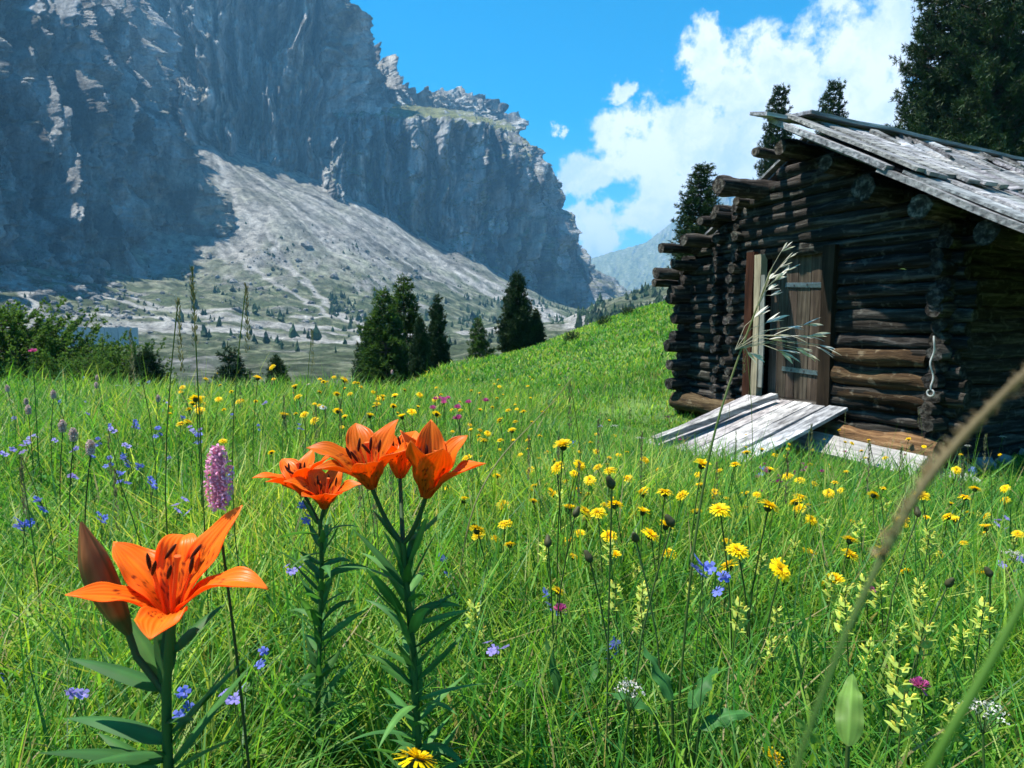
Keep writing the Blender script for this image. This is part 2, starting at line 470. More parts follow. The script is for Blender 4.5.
# --- what grows or lies where (pigments)
def far_hit(u, v):
    d = ray(u, v); Ys = np.geomspace(60, 2500, 500); P = d[None] * (Ys / d[1])[:, None]
    g = ground(P[:, 0], P[:, 1], False); k = np.where(P[:, 2] <= g)[0]
    return P[k[0] if len(k) else -1][:2]
def polydist(X, Y, pts):
    D = np.full(X.shape, 1e9)
    for (a, b) in zip(pts[:-1], pts[1:]):
        a, b = np.array(a), np.array(b); ab = b - a
        t = np.clip(((X - a[0]) * ab[0] + (Y - a[1]) * ab[1]) / max(ab @ ab, 1e-6), 0, 1)
        D = np.minimum(D, np.hypot(X - a[0] - t * ab[0], Y - a[1] - t * ab[1]))
    return D
far = RR > 45
FXx, FYy, FZz = GX[far], GY[far], GZ[far]
wob = fbm(FXx / 30, FYy / 30, 5, 4)
scree = sstep(15, 130, FZz + wob * 30)
fan = np.array(far_hit(213, 150))
ang = np.arctan2(FXx - fan[0], -(FYy - fan[1]))
streak = fbm(ang * 9, np.hypot(FXx - fan[0], FYy - fan[1]) / 260, 1, 5, .6)
gul = np.zeros(len(FXx))
for line, wd in (([(214, 152), (235, 205), (262, 232), (305, 285), (340, 315), (372, 330)], 7), ([(255, 180), (300, 215), (330, 250), (362, 268)], 4),
             ([(300, 195), (340, 215), (400, 262), (470, 300)], 4), ([(340, 200), (420, 250), (500, 300), (560, 320)], 9),
             ([(470, 275), (500, 292), (560, 318), (590, 325)], 14), ([(500, 285), (540, 305), (600, 322)], 10), ([(225, 240), (245, 262), (300, 300), (345, 322)], 6),
             ([(0, 262), (25, 290), (40, 320)], 10), ([(60, 285), (130, 308), (230, 318), (370, 320)], 9), ([(-20, 335), (60, 332), (160, 330), (260, 335), (370, 345)], 24), ([(40, 322), (160, 320), (250, 324), (380, 333)], 13), ([(330, 346), (420, 336), (520, 330), (600, 327)], 16), ([(130, 300), (200, 318), (300, 330), (380, 340)], 8)):
    pts = [far_hit(*q) for q in line]
    gul = np.maximum(gul, 1 - sstep(.3, 1.15, polydist(FXx + wob * 6, FYy + wob * 6, pts) / (wd * (1 + .5 * wob))))
veg = sstep(-.15, .3, fbm(FXx / 22, FYy / 22, 9, 5, .6) + .35 * (1 - scree) - .15 - streak * .5 * scree)
turf = sstep(-.2, .25, fbm(FXx / 70, FYy / 70, 3, 4) + .5 * (1 - scree) - .05)
rgb = np.empty((len(FXx), 3))
stone = np.array([.30, .292, .27]); grass = np.array([.15, .18, .06]); bush = np.array([.035, .062, .022])
rgb[:] = stone
fa = lambda w, c: rgb * (1 - w[:, None]) + np.array(c) * w[:, None]
rgb = fa(turf * (.62 - .47 * scree) * (1 - gul), grass)
rgb = fa(veg * (.85 - .65 * scree) * (1 - gul) * .85, bush)
rgb = rgb * (1 + .55 * np.clip(streak, -1, .6) * scree)[:, None]
rgb = fa(gul * .85, (.44, .43, .40))
GC = np.empty(RR.shape + (3,)); GC[:] = (.06, .11, .025)
GC[far] = rgb
nb = ~far
gn = fbm(GX[nb] * .5, GY[nb] * .5, 2, 4)
GC[nb] = np.array([.065, .13, .026]) * (1 + .35 * gn)[:, None] + np.array([.03, .02, .005]) * np.clip(gn, 0, 1)[:, None]
w_ = sstep(30, 60, RR)[..., None]
GC = np.where(far[..., None], GC, GC)
gm = MB()
gm.grid(np.stack([GX, GY, GZ], -1)[:, ::-1], GC[:, ::-1], 0, True)
fm = np.repeat(rad[:-1] < 44, len(azi)); gm.qm[0] = fm.astype(int)
tip = np.array([[0, 0, gz(0, 0)]]); 
gm.add(np.concatenate([tip, np.stack([GX[0], GY[0], GZ[0]], -1)]), None, [(0, (k + 1) % len(azi) + 1, k + 1) for k in range(len(azi))], (.05, .075, .022))
tag(gm.build('ground', [M_SCREE, M_SOIL]), 'flowering alpine meadow falling away to a stony valley floor with scree fans', kind='structure')

# ================================================================== cliffs
def cliff(name, label, rows, segs, nu, amp=1.0, grassy=0.0, rockc=(.41, .415, .415), seed=0.0, sharp=None, green_top=False, kind='structure'):
    R = [np.array([at(*q) for q in r]) for r in rows]
    K = len(R[0])
    mid = (R[0] + R[-1]) / 2
    s = np.concatenate([[0], np.cumsum(np.linalg.norm(np.diff(R[0], axis=0)[:, :2], axis=1))])
    S = np.linspace(0, s[-1], nu)
    def ip(r):
        o = np.stack([np.interp(S, s, r[:, k]) for k in range(3)], -1)
        return o
    R = [ip(r) for r in R]
    P, Vv = [], []
    for j in range(len(R) - 1):
        n = segs[j]
        for t in np.linspace(0, 1, n, endpoint=(j == len(R) - 2)):
            P.append(R[j] * (1 - t) + R[j + 1] * t); Vv.append(j + t)
    P = np.array(P); Vv = np.array(Vv)[:, None] * np.ones(nu)
    tang = np.gradient(R[0], axis=0); tang[:, 2] = 0
    ker = np.hanning(41); ker /= ker.sum()
    for k in (0, 1): tang[:, k] = np.convolve(np.pad(tang[:, k], 20, mode='edge'), ker, 'valid')
    nrm_ = np.stack([tang[:, 1], -tang[:, 0], 0 * tang[:, 0]], -1)
    nrm_ /= np.linalg.norm(nrm_, axis=1)[:, None]
    if np.mean(np.sum(nrm_ * -R[0], axis=1)) < 0: nrm_ *= -1
    SS = S[None, :] * np.ones((len(P), 1)) + seed * 500
    Z = P[..., 2]
    warp = fbm(SS / 90, Z / 120, seed, 3) * 25
    d = 30 * fbm((SS + warp) / 150, Z / 420, seed + 1, 2) + 22 * ridged((SS + warp) / 62, Z / 330, seed + 2, 2)
    d += 9 * ridged((SS + warp * .6) / 21, Z / 110, seed + 3, 3, .55) + 5 * fbm(SS / 9, Z / 24, seed + 4, 4, .6)
    d -= 26 * np.clip(ridged((SS + warp * 1.5) / 75, Z / 900, seed + 9, 1) - .72, 0, 1) / .28
    st = fbm((SS + warp) / 42, Z / 260, seed + 31, 3, .6) * 3.2; fl_ = np.floor(st); d += 13 * (fl_ + sstep(.0, .16, st - fl_))
    st = fbm((SS + warp * .5) / 15, Z / 160, seed + 33, 3, .6) * 3.0; fl_ = np.floor(st); d += 4.5 * (fl_ + sstep(.0, .2, st - fl_))
    led = Z + 14 * fbm(SS / 80, Z / 50, seed + 5, 3)
    d -= 4.5 * (np.mod(led / 46, 1.0)) + 1.5 * np.mod(led / 17 + .3, 1.0)
    d += 8 * ridged((SS + warp * .4) / 30, Z / 420, seed + 41, 2, .6) - 9 * np.clip(ridged((SS + warp * .7) / 26, Z / 500, seed + 43, 1) - .80, 0, 1) / .2
    face = np.clip(np.minimum(Vv / .03, 1), 0, 1)
    if grassy > .8: face = face * (1 - .75 * sstep(1.95, 2.1, Vv))
    if seed > 12: d = d * .5 + 90 * ridged(SS / 620, Z / 900, seed + 51, 3, .55) + 30 * fbm(SS / 160, Z / 200, seed + 52, 4)
    d = d - d.mean()
    if seed == 4.1: face = face * (1 - .85 * sstep(.86, .97, SS / SS.max() if False else (S / S[-1])[None, :]))
    P = P + nrm_[None] * (d * amp * face)[..., None]
    P[..., 2] += (fbm(SS / 25, Vv * 6, seed + 6, 4) * 9 + ridged(SS / 38, Vv * 2, seed + 7, 2) * 6) * amp * np.clip(Vv, 0, 1) ** 3 * (np.where(Vv > 1.9, .4, 1) if grassy > .8 else 1)
    if sharp is not None:
        P[..., 2] += sharp * (ridged(SS / 33, 0.5, seed + 11, 3) - .3) * (1 - sstep(.88, .97, (S / S[-1])[None, :])) * np.clip(Vv / (len(R) - 1), 0, 1) ** 4
    dz = np.gradient(P, axis=0); ds = np.gradient(P, axis=1)
    nn = np.cross(dz, ds); nn /= np.maximum(np.linalg.norm(nn, axis=-1)[..., None], 1e-9)
    flat = np.abs(nn[..., 2])
    C = np.empty(P.shape); C[:] = rockc
    warm = sstep(.1, .6, fbm(SS / 70, Z / 110, seed + 20, 4))
    C = C * (1 - .45 * warm[..., None]) + np.array([.38, .31, .22]) * (.45 * warm[..., None])
    dark = sstep(.05, .5, fbm(SS / 16, Z / 160, seed + 21, 4))
    C = C * (1 - .62 * dark[..., None])
    pale = sstep(.15, .55, fbm(SS / 34, Z / 90, seed + 23, 4)); C = C * (1 + .45 * pale[..., None])
    if grassy:
        gmask = sstep(.5, .8, flat + .25 * fbm(SS / 30, Z / 30, seed + 22, 4)) * grassy
        if green_top: gmask = gmask * sstep(.85, 1.0, Vv)
        C = C * (1 - gmask[..., None]) + np.array([.20, .21, .07]) * gmask[..., None]
    m = MB(); m.grid(P, C)
    return tag(m.build(name, M_ROCK), label, kind=kind)

cliff('cliff', 'huge shaded grey rock wall filling the upper left above the boulders',
      [[(-330, 300, 330), (-150, 285, 480), (0, 268, 645), (60, 280, 705), (120, 292, 765), (155, 286, 830), (186, 262, 885), (200, 240, 915), (198, 236, 990), (196, 250, 1200)],
       [(-420, -120, 400), (-170, -110, 575), (-30, -60, 765), (15, -40, 825), (52, -30, 880), (76, -24, 920), (93, -20, 950), (100, -16, 975), (92, -30, 1040), (84, -40, 1230)]],
      [420], 880, 1.2, grassy=.35, seed=1.3)
cliff('cliff', 'sunlit grey rock wall with the highest summit, behind the ledge',
      [[(120, 170, 1130), (165, 165, 1145), (211, 152, 1160), (250, 176, 1180), (290, 192, 1205), (330, 200, 1235), (350, 170, 1310), (372, 135, 1390), (400, 128, 1440), (425, 124, 1480), (445, 124, 1520), (470, 124, 1560), (490, 128, 1600), (502, 135, 1640), (512, 160, 1750)],
       [(80, -90, 1300), (150, -80, 1320), (200, -90, 1350), (250, -80, 1370), (300, -90, 1390), (322, -50, 1410), (336, 20, 1430), (350, 48, 1450), (374, 60, 1480), (398, 78, 1510), (424, 94, 1545), (455, 90, 1580), (484, 106, 1620), (500, 126, 1660), (512, 150, 1770)]],
      [420], 880, 1.6, grassy=.3, seed=4.1, sharp=9, rockc=(.50, .50, .485))
cliff('cliff', 'grey rock promontory with a grassy ledge on top and a scree chute below',
      [[(322, 215, 1190), (345, 212, 1213), (400, 245, 1235), (440, 268, 1250), (470, 288, 1268), (520, 310, 1335), (560, 318, 1432), (612, 318, 1700), (650, 322, 2080), (690, 324, 2500)],
       [(330, 160, 1215), (345, 160, 1245), (398, 175, 1262), (438, 200, 1280), (470, 210, 1300), (522, 225, 1375), (553, 228, 1480), (574, 268, 1750), (616, 292, 2120), (660, 305, 2550)],
       [(338, 119, 1245), (346, 118, 1280), (392, 116, 1295), (438, 121, 1312), (478, 125, 1340), (518, 132, 1410), (540, 160, 1500), (556, 240, 1780), (602, 284, 2150), (650, 302, 2600)],
       [(330, 110, 1330), (350, 108, 1370), (385, 103, 1420), (430, 108, 1480), (470, 114, 1540), (510, 124, 1600), (532, 152, 1650), (552, 238, 1900), (600, 283, 2250), (650, 301, 2700)]],
      [130, 170, 50], 900, .95, grassy=.9, seed=7.7, green_top=False)
_far_rows = [[(480, 330, 4300), (580, 328, 4400), (640, 328, 4500), (690, 328, 4600), (760, 328, 4700), (900, 328, 4700), (1050, 328, 4700)],
       [(480, 316, 4900), (580, 294, 5000), (640, 282, 5100), (690, 268, 5200), (760, 258, 5300), (900, 272, 5300), (1050, 280, 5300)],
       [(480, 300, 5600), (580, 262, 5800), (645, 243, 5900), (690, 208, 6000), (745, 186, 6200), (900, 220, 6200), (1050, 250, 6200)]]
cliff('mountain', 'distant pale grey mountain slope rising behind the hut', _far_rows, [60, 100], 420, .7, grassy=.8, seed=12.2, rockc=(.34, .34, .33))

# haze: one closed box of even air
hz = MB()
zb, zt = float(GZ.min()) - 1.5, 950.0
hz.box(Matrix.Translation((0, 2500, (zb + zt) / 2)), (15000, 15000, zt - zb))
hm, nt = new_mat('air')
pv = N(nt, 'ShaderNodeVolumePrincipled'); pv.inputs['Color'].default_value = (.22, .60, 1.0, 1)
pv.inputs['Density'].default_value = .00014; pv.inputs['Anisotropy'].default_value = .1
ho = N(nt, 'ShaderNodeOutputMaterial'); L(nt, pv.outputs[0], ho.inputs['Volume'])
HAZE = True
if HAZE: tag(hz.build('haze', hm, smooth=False), kind='stuff')

# ---------------------------------------------------------------- boulders, wood and the wall on the valley floor
def rock_verts(r, seed):
    t = []
    for i in range(7):
        th = PI * i / 6
        for k in range(9):
            ph = 2 * PI * k / 9
            t.append((math.sin(th) * math.cos(ph), math.sin(th) * math.sin(ph), math.cos(th)))
    t = np.array(t)
    n = 1 + .45 * fbm(t[:, 0] * 1.1 + seed * 3.1, t[:, 1] * 1.1 + seed, t[:, 2] * 1.1, 3)
    return (t * n[:, None]).reshape(7, 9, 3) * np.array(r)
rk = MB()
r2 = np.random.default_rng(5)
for i in range(900):
    if i < 520: u, v = r2.uniform(-60, 135), r2.uniform(246, 335)
    else: u, v = r2.uniform(80, 420), r2.uniform(250, 345)
    p = far_hit(u, v)
    if not (60 < p[1] < 1100): continue
    sz = r2.lognormal(.25, .6) * (1.25 if i < 520 else .62) * (p[1] / 550)
    P = rock_verts((sz * r2.uniform(.8, 1.5), sz * r2.uniform(.8, 1.4), sz * r2.uniform(.6, 1.1)), i)
    a = r2.uniform(0, 6.28); c, s_ = math.cos(a), math.sin(a)
    P = P @ np.array([[c, -s_, 0], [s_, c, 0], [0, 0, 1]]).T + np.array([p[0], p[1], gz(*p) + sz * .2])
    rk.grid(P, np.array((.36, .355, .34)) * r2.uniform(.7, 1.2), 0, True)
tag(rk.build('rubble', M_ROCK, smooth=False), 'grey boulders strewn at the foot of the shaded rock wall', kind='stuff')

fr = MB()
zones = [(230, 175, 510, 296, 352, 6.0), (500, 330, 600, 300, 335, 6.5), (650, 545, 680, 292, 322, 5.5), (130, 20, 200, 268, 320, 4.0), (500, 215, 500, 225, 310, 2.4)]
for (n, u0, u1, v0, v1, hh) in zones:
    for i in range(n):
        u, v = r2.uniform(u0, u1), r2.uniform(v0, v1)
        p = far_hit(u, v)
        if p[1] > 2450 or p[1] < 130: continue
        if fbm(p[0] / 60, p[1] / 60, 8, 2) < -.05 and hh < 8: continue
        h = hh * r2.lognormal(0, .35); w = h * r2.uniform(.2, .32) * (1.7 if hh < 3 else 1)
        z0 = gz(*p) - .3
        k = np.arange(7); aa = k * 2 * PI / 7
        rowsP = []
        for t, q in ((0, .7), (.18, 1.0), (.45, .68), (.75, .34), (1, .02)):
            rr = w * q * (1 + .35 * r2.normal(size=7))
            rowsP.append(np.stack([p[0] + np.cos(aa) * rr, p[1] + np.sin(aa) * rr, z0 + h * t + .06 * h * r2.normal(size=7)], -1))
        fr.grid(np.array(rowsP), np.array((.028, .055, .02)) * r2.uniform(.6, 1.5), 0, True)
tag(fr.build('forest', M_NEEDLE, smooth=False), 'small dark conifers scattered over the lower scree and valley side', kind='stuff')

wl = MB()
pa, pb = far_hit(52, 335), far_hit(168, 337)
pa = np.array([at(56, 330, 330)[0], 330]); pb = np.array([at(138, 330, 345)[0], 345])
dv = (pb - pa); ln = np.linalg.norm(dv); dv /= ln
zt_ = at(52, 327, 330)[2]
for k in range(12):
    c = pa + dv * ln * (k + .5) / 12
    Mx = Matrix.Translation((c[0], c[1], zt_ - 5.0 - .12 * (k % 3))) @ Matrix.Rotation(math.atan2(dv[1], dv[0]), 4, 'Z')
    wl.box(Mx, (ln / 12 - .12, 2.5, 10), np.array((.46, .455, .44)) * (1 + .08 * math.sin(k * 2.3)), rough=.05)
tag(wl.build('retaining_wall', M_STONE, smooth=False), 'long low grey concrete retaining wall on the valley floor', 'wall')
# ================================================================== the log hut
D_ = np.array([.45, -.894, 0]); D_ /= np.linalg.norm(D_)
B_ = np.array([-D_[1], D_[0], 0])
UP = np.array([0, 0, 1.0])
HO = np.array([3.21, 7.26, 0.0])
def H(a, b, z): return HO + D_ * a + B_ * b + UP * z          # hut coordinates: along the gable, into the hut, height against the eye
RIDGE_A, RIDGE_Z, SL = .05, 2.04, .575
AL, AR, DEPTH = -1.70, 1.62, 5.2
ZB = -1.42
def roof_z(a): return RIDGE_Z - SL * abs(a - RIDGE_A)

W_LOG = [wood_mat('dark_weathered_log_' + ax.lower(), (.006, .0055, .005), (.028, .025, .022), (.13, .12, .11), ax, 1.0, .9, .02, (.20, .20, .17)) for ax in ('X', 'Y', 'Z')]
W_RED = wood_mat('rotting_brown_log', (.03, .02, .012), (.14, .085, .045), (.32, .22, .12), 'X', 1.0, .9, .02, (.36, .30, .2))
W_GREY = wood_mat('silver_grey_board', (.10, .10, .105), (.36, .355, .36), (.60, .59, .585), 'X', 1.2, .8, .01, (.22, .21, .19))
W_DOOR = wood_mat('brown_door_board', (.025, .02, .016), (.085, .065, .05), (.17, .135, .105), 'Z', 1.2, .85, .008)
W_POST = wood_mat('grey_post', (.12, .105, .08), (.33, .29, .22), (.5, .45, .35), 'Z', 1.2, .85, .006)
W_SHIN = wood_mat('roof_board', (.045, .045, .05), (.30, .30, .315), (.66, .66, .67), 'Y', 1.0, .75, .014, (.20, .19, .17))

hut = thing('log_hut', 'weathered dark log hut with a split board roof and a plank door', 'hut', tuple(H(0, 0, ZB)), math.atan2(D_[1], D_[0]))
# the hut's own axes: x along the gable towards the near corner, y into the hut, z up
bpy.context.view_layer.update()
def HL(a, b, z): return np.array([a, b, z - ZB])
r3 = np.random.default_rng(21)

def log(mb, p0, p1, r, seed, col=(1, 1, 1), m=0, taper=.12, sides=11, bow=.03, knob=.34):
    p0, p1 = np.asarray(p0, float), np.asarray(p1, float)
    Ln = np.linalg.norm(p1 - p0); n = max(4, int(Ln / .09))
    t = np.linspace(0, 1, n + 1)
    pts = p0 + (p1 - p0) * t[:, None]
    pts[:, 2] += bow * fbm(t * Ln * .7 + seed * 3.3, seed, 0, 2)
    ax = np.argmax(np.abs(p1 - p0)); oth = 1 if ax == 0 else 0
    pts[:, oth] += bow * fbm(t * Ln * .8 + seed * 1.3, seed + 9, 0, 2)
    rr = r * (1 - taper * (t - .5)) * (1 + .12 * fbm(t * Ln * 2.2 + seed * 7, 3 + seed, 0, 3))
    rr[0] *= .9; rr[-1] *= .9
    mb.tube(pts, rr, sides, col, m, True, knob, seed)

def tone(lo=.7, hi=1.3): 
    k = r3.uniform(lo, hi); return np.array((k * r3.uniform(.95, 1.08), k, k * r3.uniform(.9, 1.02)))

LOGR = .072
course = LOGR * 1.74
DOOR_L, DOOR_R, DOOR_B, DOOR_T = -.52, .40, -.84, .78
# gable wall: stacked logs left and right of the door, full logs above, stepping in under the roof
gw = MB(); k = 0; z = ZB + LOGR + .05
while z < RIDGE_Z - .22:
    al = max(AL - r3.uniform(.08, .26), RIDGE_A - (RIDGE_Z - z - .12) / SL)
    ar = min(AR + r3.uniform(.12, .26), RIDGE_A + (RIDGE_Z - z - .12) / SL)
    if DOOR_B - .02 < z < DOOR_T + .02:
        log(gw, HL(al, r3.normal(0, .012), z), HL(DOOR_L - .10, r3.normal(0, .012), z), LOGR * r3.uniform(.9, 1.1), k + .3, tone())
        log(gw, HL(DOOR_R + .10, r3.normal(0, .012), z), HL(ar, r3.normal(0, .012), z), LOGR * r3.uniform(.9, 1.1), k + .7, tone(.6, 1.15))
    else:
        log(gw, HL(al, r3.normal(0, .012), z), HL(ar, r3.normal(0, .012), z), LOGR * r3.uniform(.92, 1.1), k + .1, tone())
    z += course * r3.uniform(.97, 1.03); k += 1
gw.build('gable_wall', W_LOG[0], hut)
# rear gable, plain
rg = MB(); z = ZB + LOGR; k = 50
while z < RIDGE_Z - .25:
    w = (RIDGE_Z - z - .12) / SL
    log(rg, HL(max(AL - .2, RIDGE_A - w), DEPTH, z), HL(min(AR + .2, RIDGE_A + w), DEPTH, z), LOGR, k, tone()); z += course; k += 1
rg.build('rear_wall', W_LOG[0], hut)
# side walls; their log ends cross the gable logs at the corner
for nm, a, lo_ in (('side_wall', AR, .16), ('side_wall', AL, .26)):
    sw = MB(); z = ZB + LOGR - .05; k = 100 if a > 0 else 200
    top = roof_z(a) - .10
    while z < top:
        out = r3.uniform(.10, .26) if a > 0 else r3.uniform(.12, .42)
        log(sw, HL(a + r3.normal(0, .015), -out, z), HL(a + r3.normal(0, .015), DEPTH + .2, z), LOGR * r3.uniform(.88, 1.12), k, tone()); z += course * r3.uniform(.97, 1.03); k += 1
    sw.build(nm, W_LOG[1], hut)
# short spacer stubs of an inner wall: log ends showing in a column left of the door
st = MB(); z = ZB + LOGR + .15; k = 300
while z < 1.45:
    for a in (-1.12, -.86):
        if z > .2 or r3.random() < .85:
            log(st, HL(a + r3.normal(0, .02), -r3.uniform(.10, .20), z), HL(a, .45, z), LOGR * r3.uniform(.7, .95), k, tone(.7, 1.5), taper=.05); k += 1
    z += course
st.build('cross_wall', W_LOG[1], hut)

# purlins and ridge log poking out under the roof
def purlin(a, out, r, dz=0.0, seed=0, back=DEPTH + .3, da=0.0):
    pb = MB()
    z = roof_z(a) - r - .03 + dz
    log(pb, HL(a + da, -out, z), HL(a, back, z), r, seed, tone(.8, 1.4), taper=.0)
    # cut face with rings, set a little proud
    e = HL(a + da, -out - .004, z)
    n = 11; aa = np.arange(n) * 2 * PI / n
    V = [e]; C = [(.9, .8, .65)]
    for q, c in ((.35, 1.5), (.7, 2.6), (.86, 1.4)):
        for t in aa: V.append(e + np.array([math.cos(t) * r * q, 0, math.sin(t) * r * q])); C.append((c, c * .97, c * .9))
    tr = [(0, i + 1, (i + 1) % n + 1) for i in range(n)]
    qd = []
    for ring in (0, 1):
        for i in range(n): qd.append((1 + ring * n + i, 1 + (ring + 1) * n + i, 1 + (ring + 1) * n + (i + 1) % n, 1 + ring * n + (i + 1) % n))
    pb.add(V, qd, tr, C, 0)
    return pb.build('purlin', W_LOG[1], hut)
purlin(RIDGE_A, .42, .085, -.05, 1)
purlin(.62, .42, .085, 0, 2); purlin(1.06, .46, .135, -.02, 3); purlin(AR, .52, .115, 0, 4); purlin(2.15, .52, .10, 0, 5)
# the left slope: long purlins stepping down, ends free of any board
for a, o_, r_, dz, da in ((-.14, .44, .05, .06, -.14), (-.34, .72, .105, -.12, -.18), (-.70, .26, .06, -.06, 0), (-.88, .34, .06, -.08, -.1), (-1.08, .40, .06, -.02, -.06), (-1.20, .52, .075, -.16, -.1), (-1.42, .66, .07, -.12, -.14), (-1.56, .46, .065, -.22, 0), (-1.72, .52, .07, -.22, -.12), (-1.86, .48, .055, -.30, -.05)):
    purlin(a, o_, r_, dz, abs(a) * 9, DEPTH + .2, da)

# roof
cosr, sinr = 1 / math.hypot(1, SL), SL / math.hypot(1, SL)
def roofP(s, b, h, side=1):                               # s metres down the slope from the ridge
    return HL(RIDGE_A + side * (s * cosr + h * sinr), b, RIDGE_Z - s * sinr + h * cosr)
rf = MB()
def roof_board(s0, s1, b, w, h, t, k, side=1, col=None, tw=0.0):
    dn = roofP(1, 0, 0, side) - roofP(0, 0, 0, side); upn = roofP(0, 0, 1, side) - roofP(0, 0, 0, side)
    p0 = roofP(s0, b + r3.normal(0, .006), h + .035, side); p1 = roofP(s1, b + r3.normal(0, .012), h, side)
    sd_ = np.array([0, 1, 0]) + upn * tw
    rf.plank(p0, p1, sd_, upn, w, t, tone(.72, 1.25) if col is None else col, 0, 9, .013, k)
k = 0
SLEN = 3.55
# close sheathing under the boards
for sd_ in (1, -1):
    b = -.46 if sd_ == 1 else .12
    while b < DEPTH + .3:
        roof_board(.03, SLEN - .22 if sd_ == 1 else 1.9, b + .11, .215, .012, .018, k, sd_, tone(.35, .55)); b += .22; k += 1
# lowest course of long split boards
b = -.56
while b < DEPTH + .4:
    w = r3.uniform(.12, .21)
    roof_board(1.55 + r3.uniform(-.10, .06), SLEN + r3.uniform(-.06, .08), b + w / 2, w * 1.02, .05 + r3.uniform(0, .022), .024, k, 1, None, r3.normal(0, .05)); k += 1
    b += w * r3.uniform(.93, 1.06)
# upper course of long boards beside the verge
b = -.58
while b < .62:
    w = r3.uniform(.12, .19)
    roof_board(.10, 1.72 + r3.uniform(-.05, .12), b + w / 2, w * 1.0, .125 + r3.uniform(0, .03), .032, k, 1, None, r3.normal(0, .06)); k += 1
    b += w * r3.uniform(.95, 1.05)
# rough shingle courses on the rest of the upper slope
for c, s0 in enumerate((1.24, .94, .64, .34, .06)):
    b = .55 + r3.uniform(-.1, .1)
    while b < DEPTH + .4:
        w = r3.uniform(.10, .26)
        roof_board(s0 - .06, s0 + r3.uniform(.26, .50), b + w / 2, w, .07 + .016 * c + r3.uniform(0, .06), r3.uniform(.025, .05), k, 1, tone(.5, 1.15), r3.normal(0, .16)); k += 1
        b += w * r3.uniform(.95, 1.1)
# far slope
for s0 in (.75, .05):
    b = .10
    while b < DEPTH + .4:
        w = r3.uniform(.14, .24)
        roof_board(s0, s0 + 1.3, b + w / 2, w, .05 if s0 > 1 else .085, .026, k, -1); b += w; k += 1
roof = rf.build('roof', W_SHIN, hut, smooth=False)
# verge board and the two ridge boards
vb = MB()
dn = roofP(1, 0, 0) - roofP(0, 0, 0); upn = roofP(0, 0, 1) - roofP(0, 0, 0)
vb.plank(roofP(-.02, -.60, .10), roofP(1.5, -.60, .075), np.array([0, 1, 0]), upn, .10, .05, (1.0, 1.0, 1.0), 0, 14, .012, 3.1)
vb.plank(roofP(1.42, -.585, .045), roofP(3.5, -.585, .03), np.array([0, 1, 0]), upn, .10, .05, (.85, .85, .82), 0, 14, .012, 5.7)
vb.build('verge_board', W_SHIN, roof, smooth=False)
for (b0, b1, s, h, w, tlt) in ((-.85, .35, .02, .14, .24, .25), (-.35, DEPTH + .6, .07, .21, .30, .42)):
    rb = MB(); q = np.array([cosr, 0, -sinr]) ; u2 = np.cross(q, np.array([0, 1, 0])); u2 = u2 if u2[2] > 0 else -u2
    q2 = q * math.cos(tlt) + u2 * math.sin(tlt); u3 = np.cross(q2, np.array([0, 1, 0])); u3 = u3 if u3[2] > 0 else -u3
    rb.plank(roofP(s, b0, h), roofP(s, b1, h - .02), q2, u3, w, .035, (.95, .97, 1.0), 0, 24, .014, b0 * 7 + 2)
    rb.build('ridge_board', W_SHIN, roof, smooth=False)
rl = MB(); rl.plank(roofP(.16, -.3, .14), roofP(.16, DEPTH + .5, .13), np.array([cosr, 0, -sinr]), upn, .12, .06, (.4, .4, .42), 0, 20, .01, 9.9)
rl.build('ridge_batten', W_SHIN, roof, smooth=False)

# door
door = thing('door', None, None); door.parent = hut
k = 0; a = DOOR_L + .13; db = MB()
while a < DOOR_R - .06:
    w = min(r3.uniform(.12, .18), DOOR_R - a)
    db.plank(HL(a + w / 2, .035, DOOR_B), HL(a + w / 2, .035, DOOR_T), np.array([1, 0, 0]), np.array([0, -1, 0]), w - .008, .03, tone(.7, 1.35), 0, 8, .004, k + 2.2); a += w; k += 1
db.build('door_leaf', W_DOOR, door, smooth=False)
for z in (-.52, .44):
    hb = MB(); hb.box(Matrix.Translation(HL(.10, .013, z)) @ Matrix.Rotation(.05, 4, 'Y'), (.56, .012, .05), (.16, .21, .22), rough=.003)
    for x in (-.05, .12, .30): hb.box(Matrix.Translation(HL(x, .004, z)), (.018, .01, .018), (.1, .1, .1))
    hb.build('hinge_strap', M_METAL, door, smooth=False)
lt = MB(); lt.box(Matrix.Translation(HL(DOOR_L + .19, .0, -.06)), (.035, .05, .16), (.12, .12, .12), rough=.004)
lt.build('latch', M_METAL, door, smooth=False)
# door posts: a pale sawn post and a dark one on the left, a rough dark one on the right
for (a, w, dpt, b, col, m, z1) in ((DOOR_L + .045, .085, .10, -.07, (1.15, 1.1, .95), W_POST, DOOR_T + .04), (DOOR_L - .075, .12, .2, -.02, (.16, .07, .05), W_POST, DOOR_T + .08), (DOOR_R + .075, .14, .2, -.03, (.09, .07, .055), W_POST, DOOR_T + .05)):
    pm = MB(); pm.plank(HL(a, b, DOOR_B - .12), HL(a, b, z1), np.array([1, 0, 0]), np.array([0, -1, 0]), w, dpt, col, 0, 12, .012, a * 9 + 3)
    pm.build('door_post', m, hut, smooth=False)
sp = MB(); sp.plank(HL(DOOR_L + .13, -.10, DOOR_B + .1), HL(DOOR_L + .125, -.10, DOOR_T - .2), np.array([1, 0, 0]), np.array([0, -1, 0]), .06, .02, (.75, .85, .95), 0, 9, .006, 8.8)
sp.build('door_batten', W_POST, hut, smooth=False)
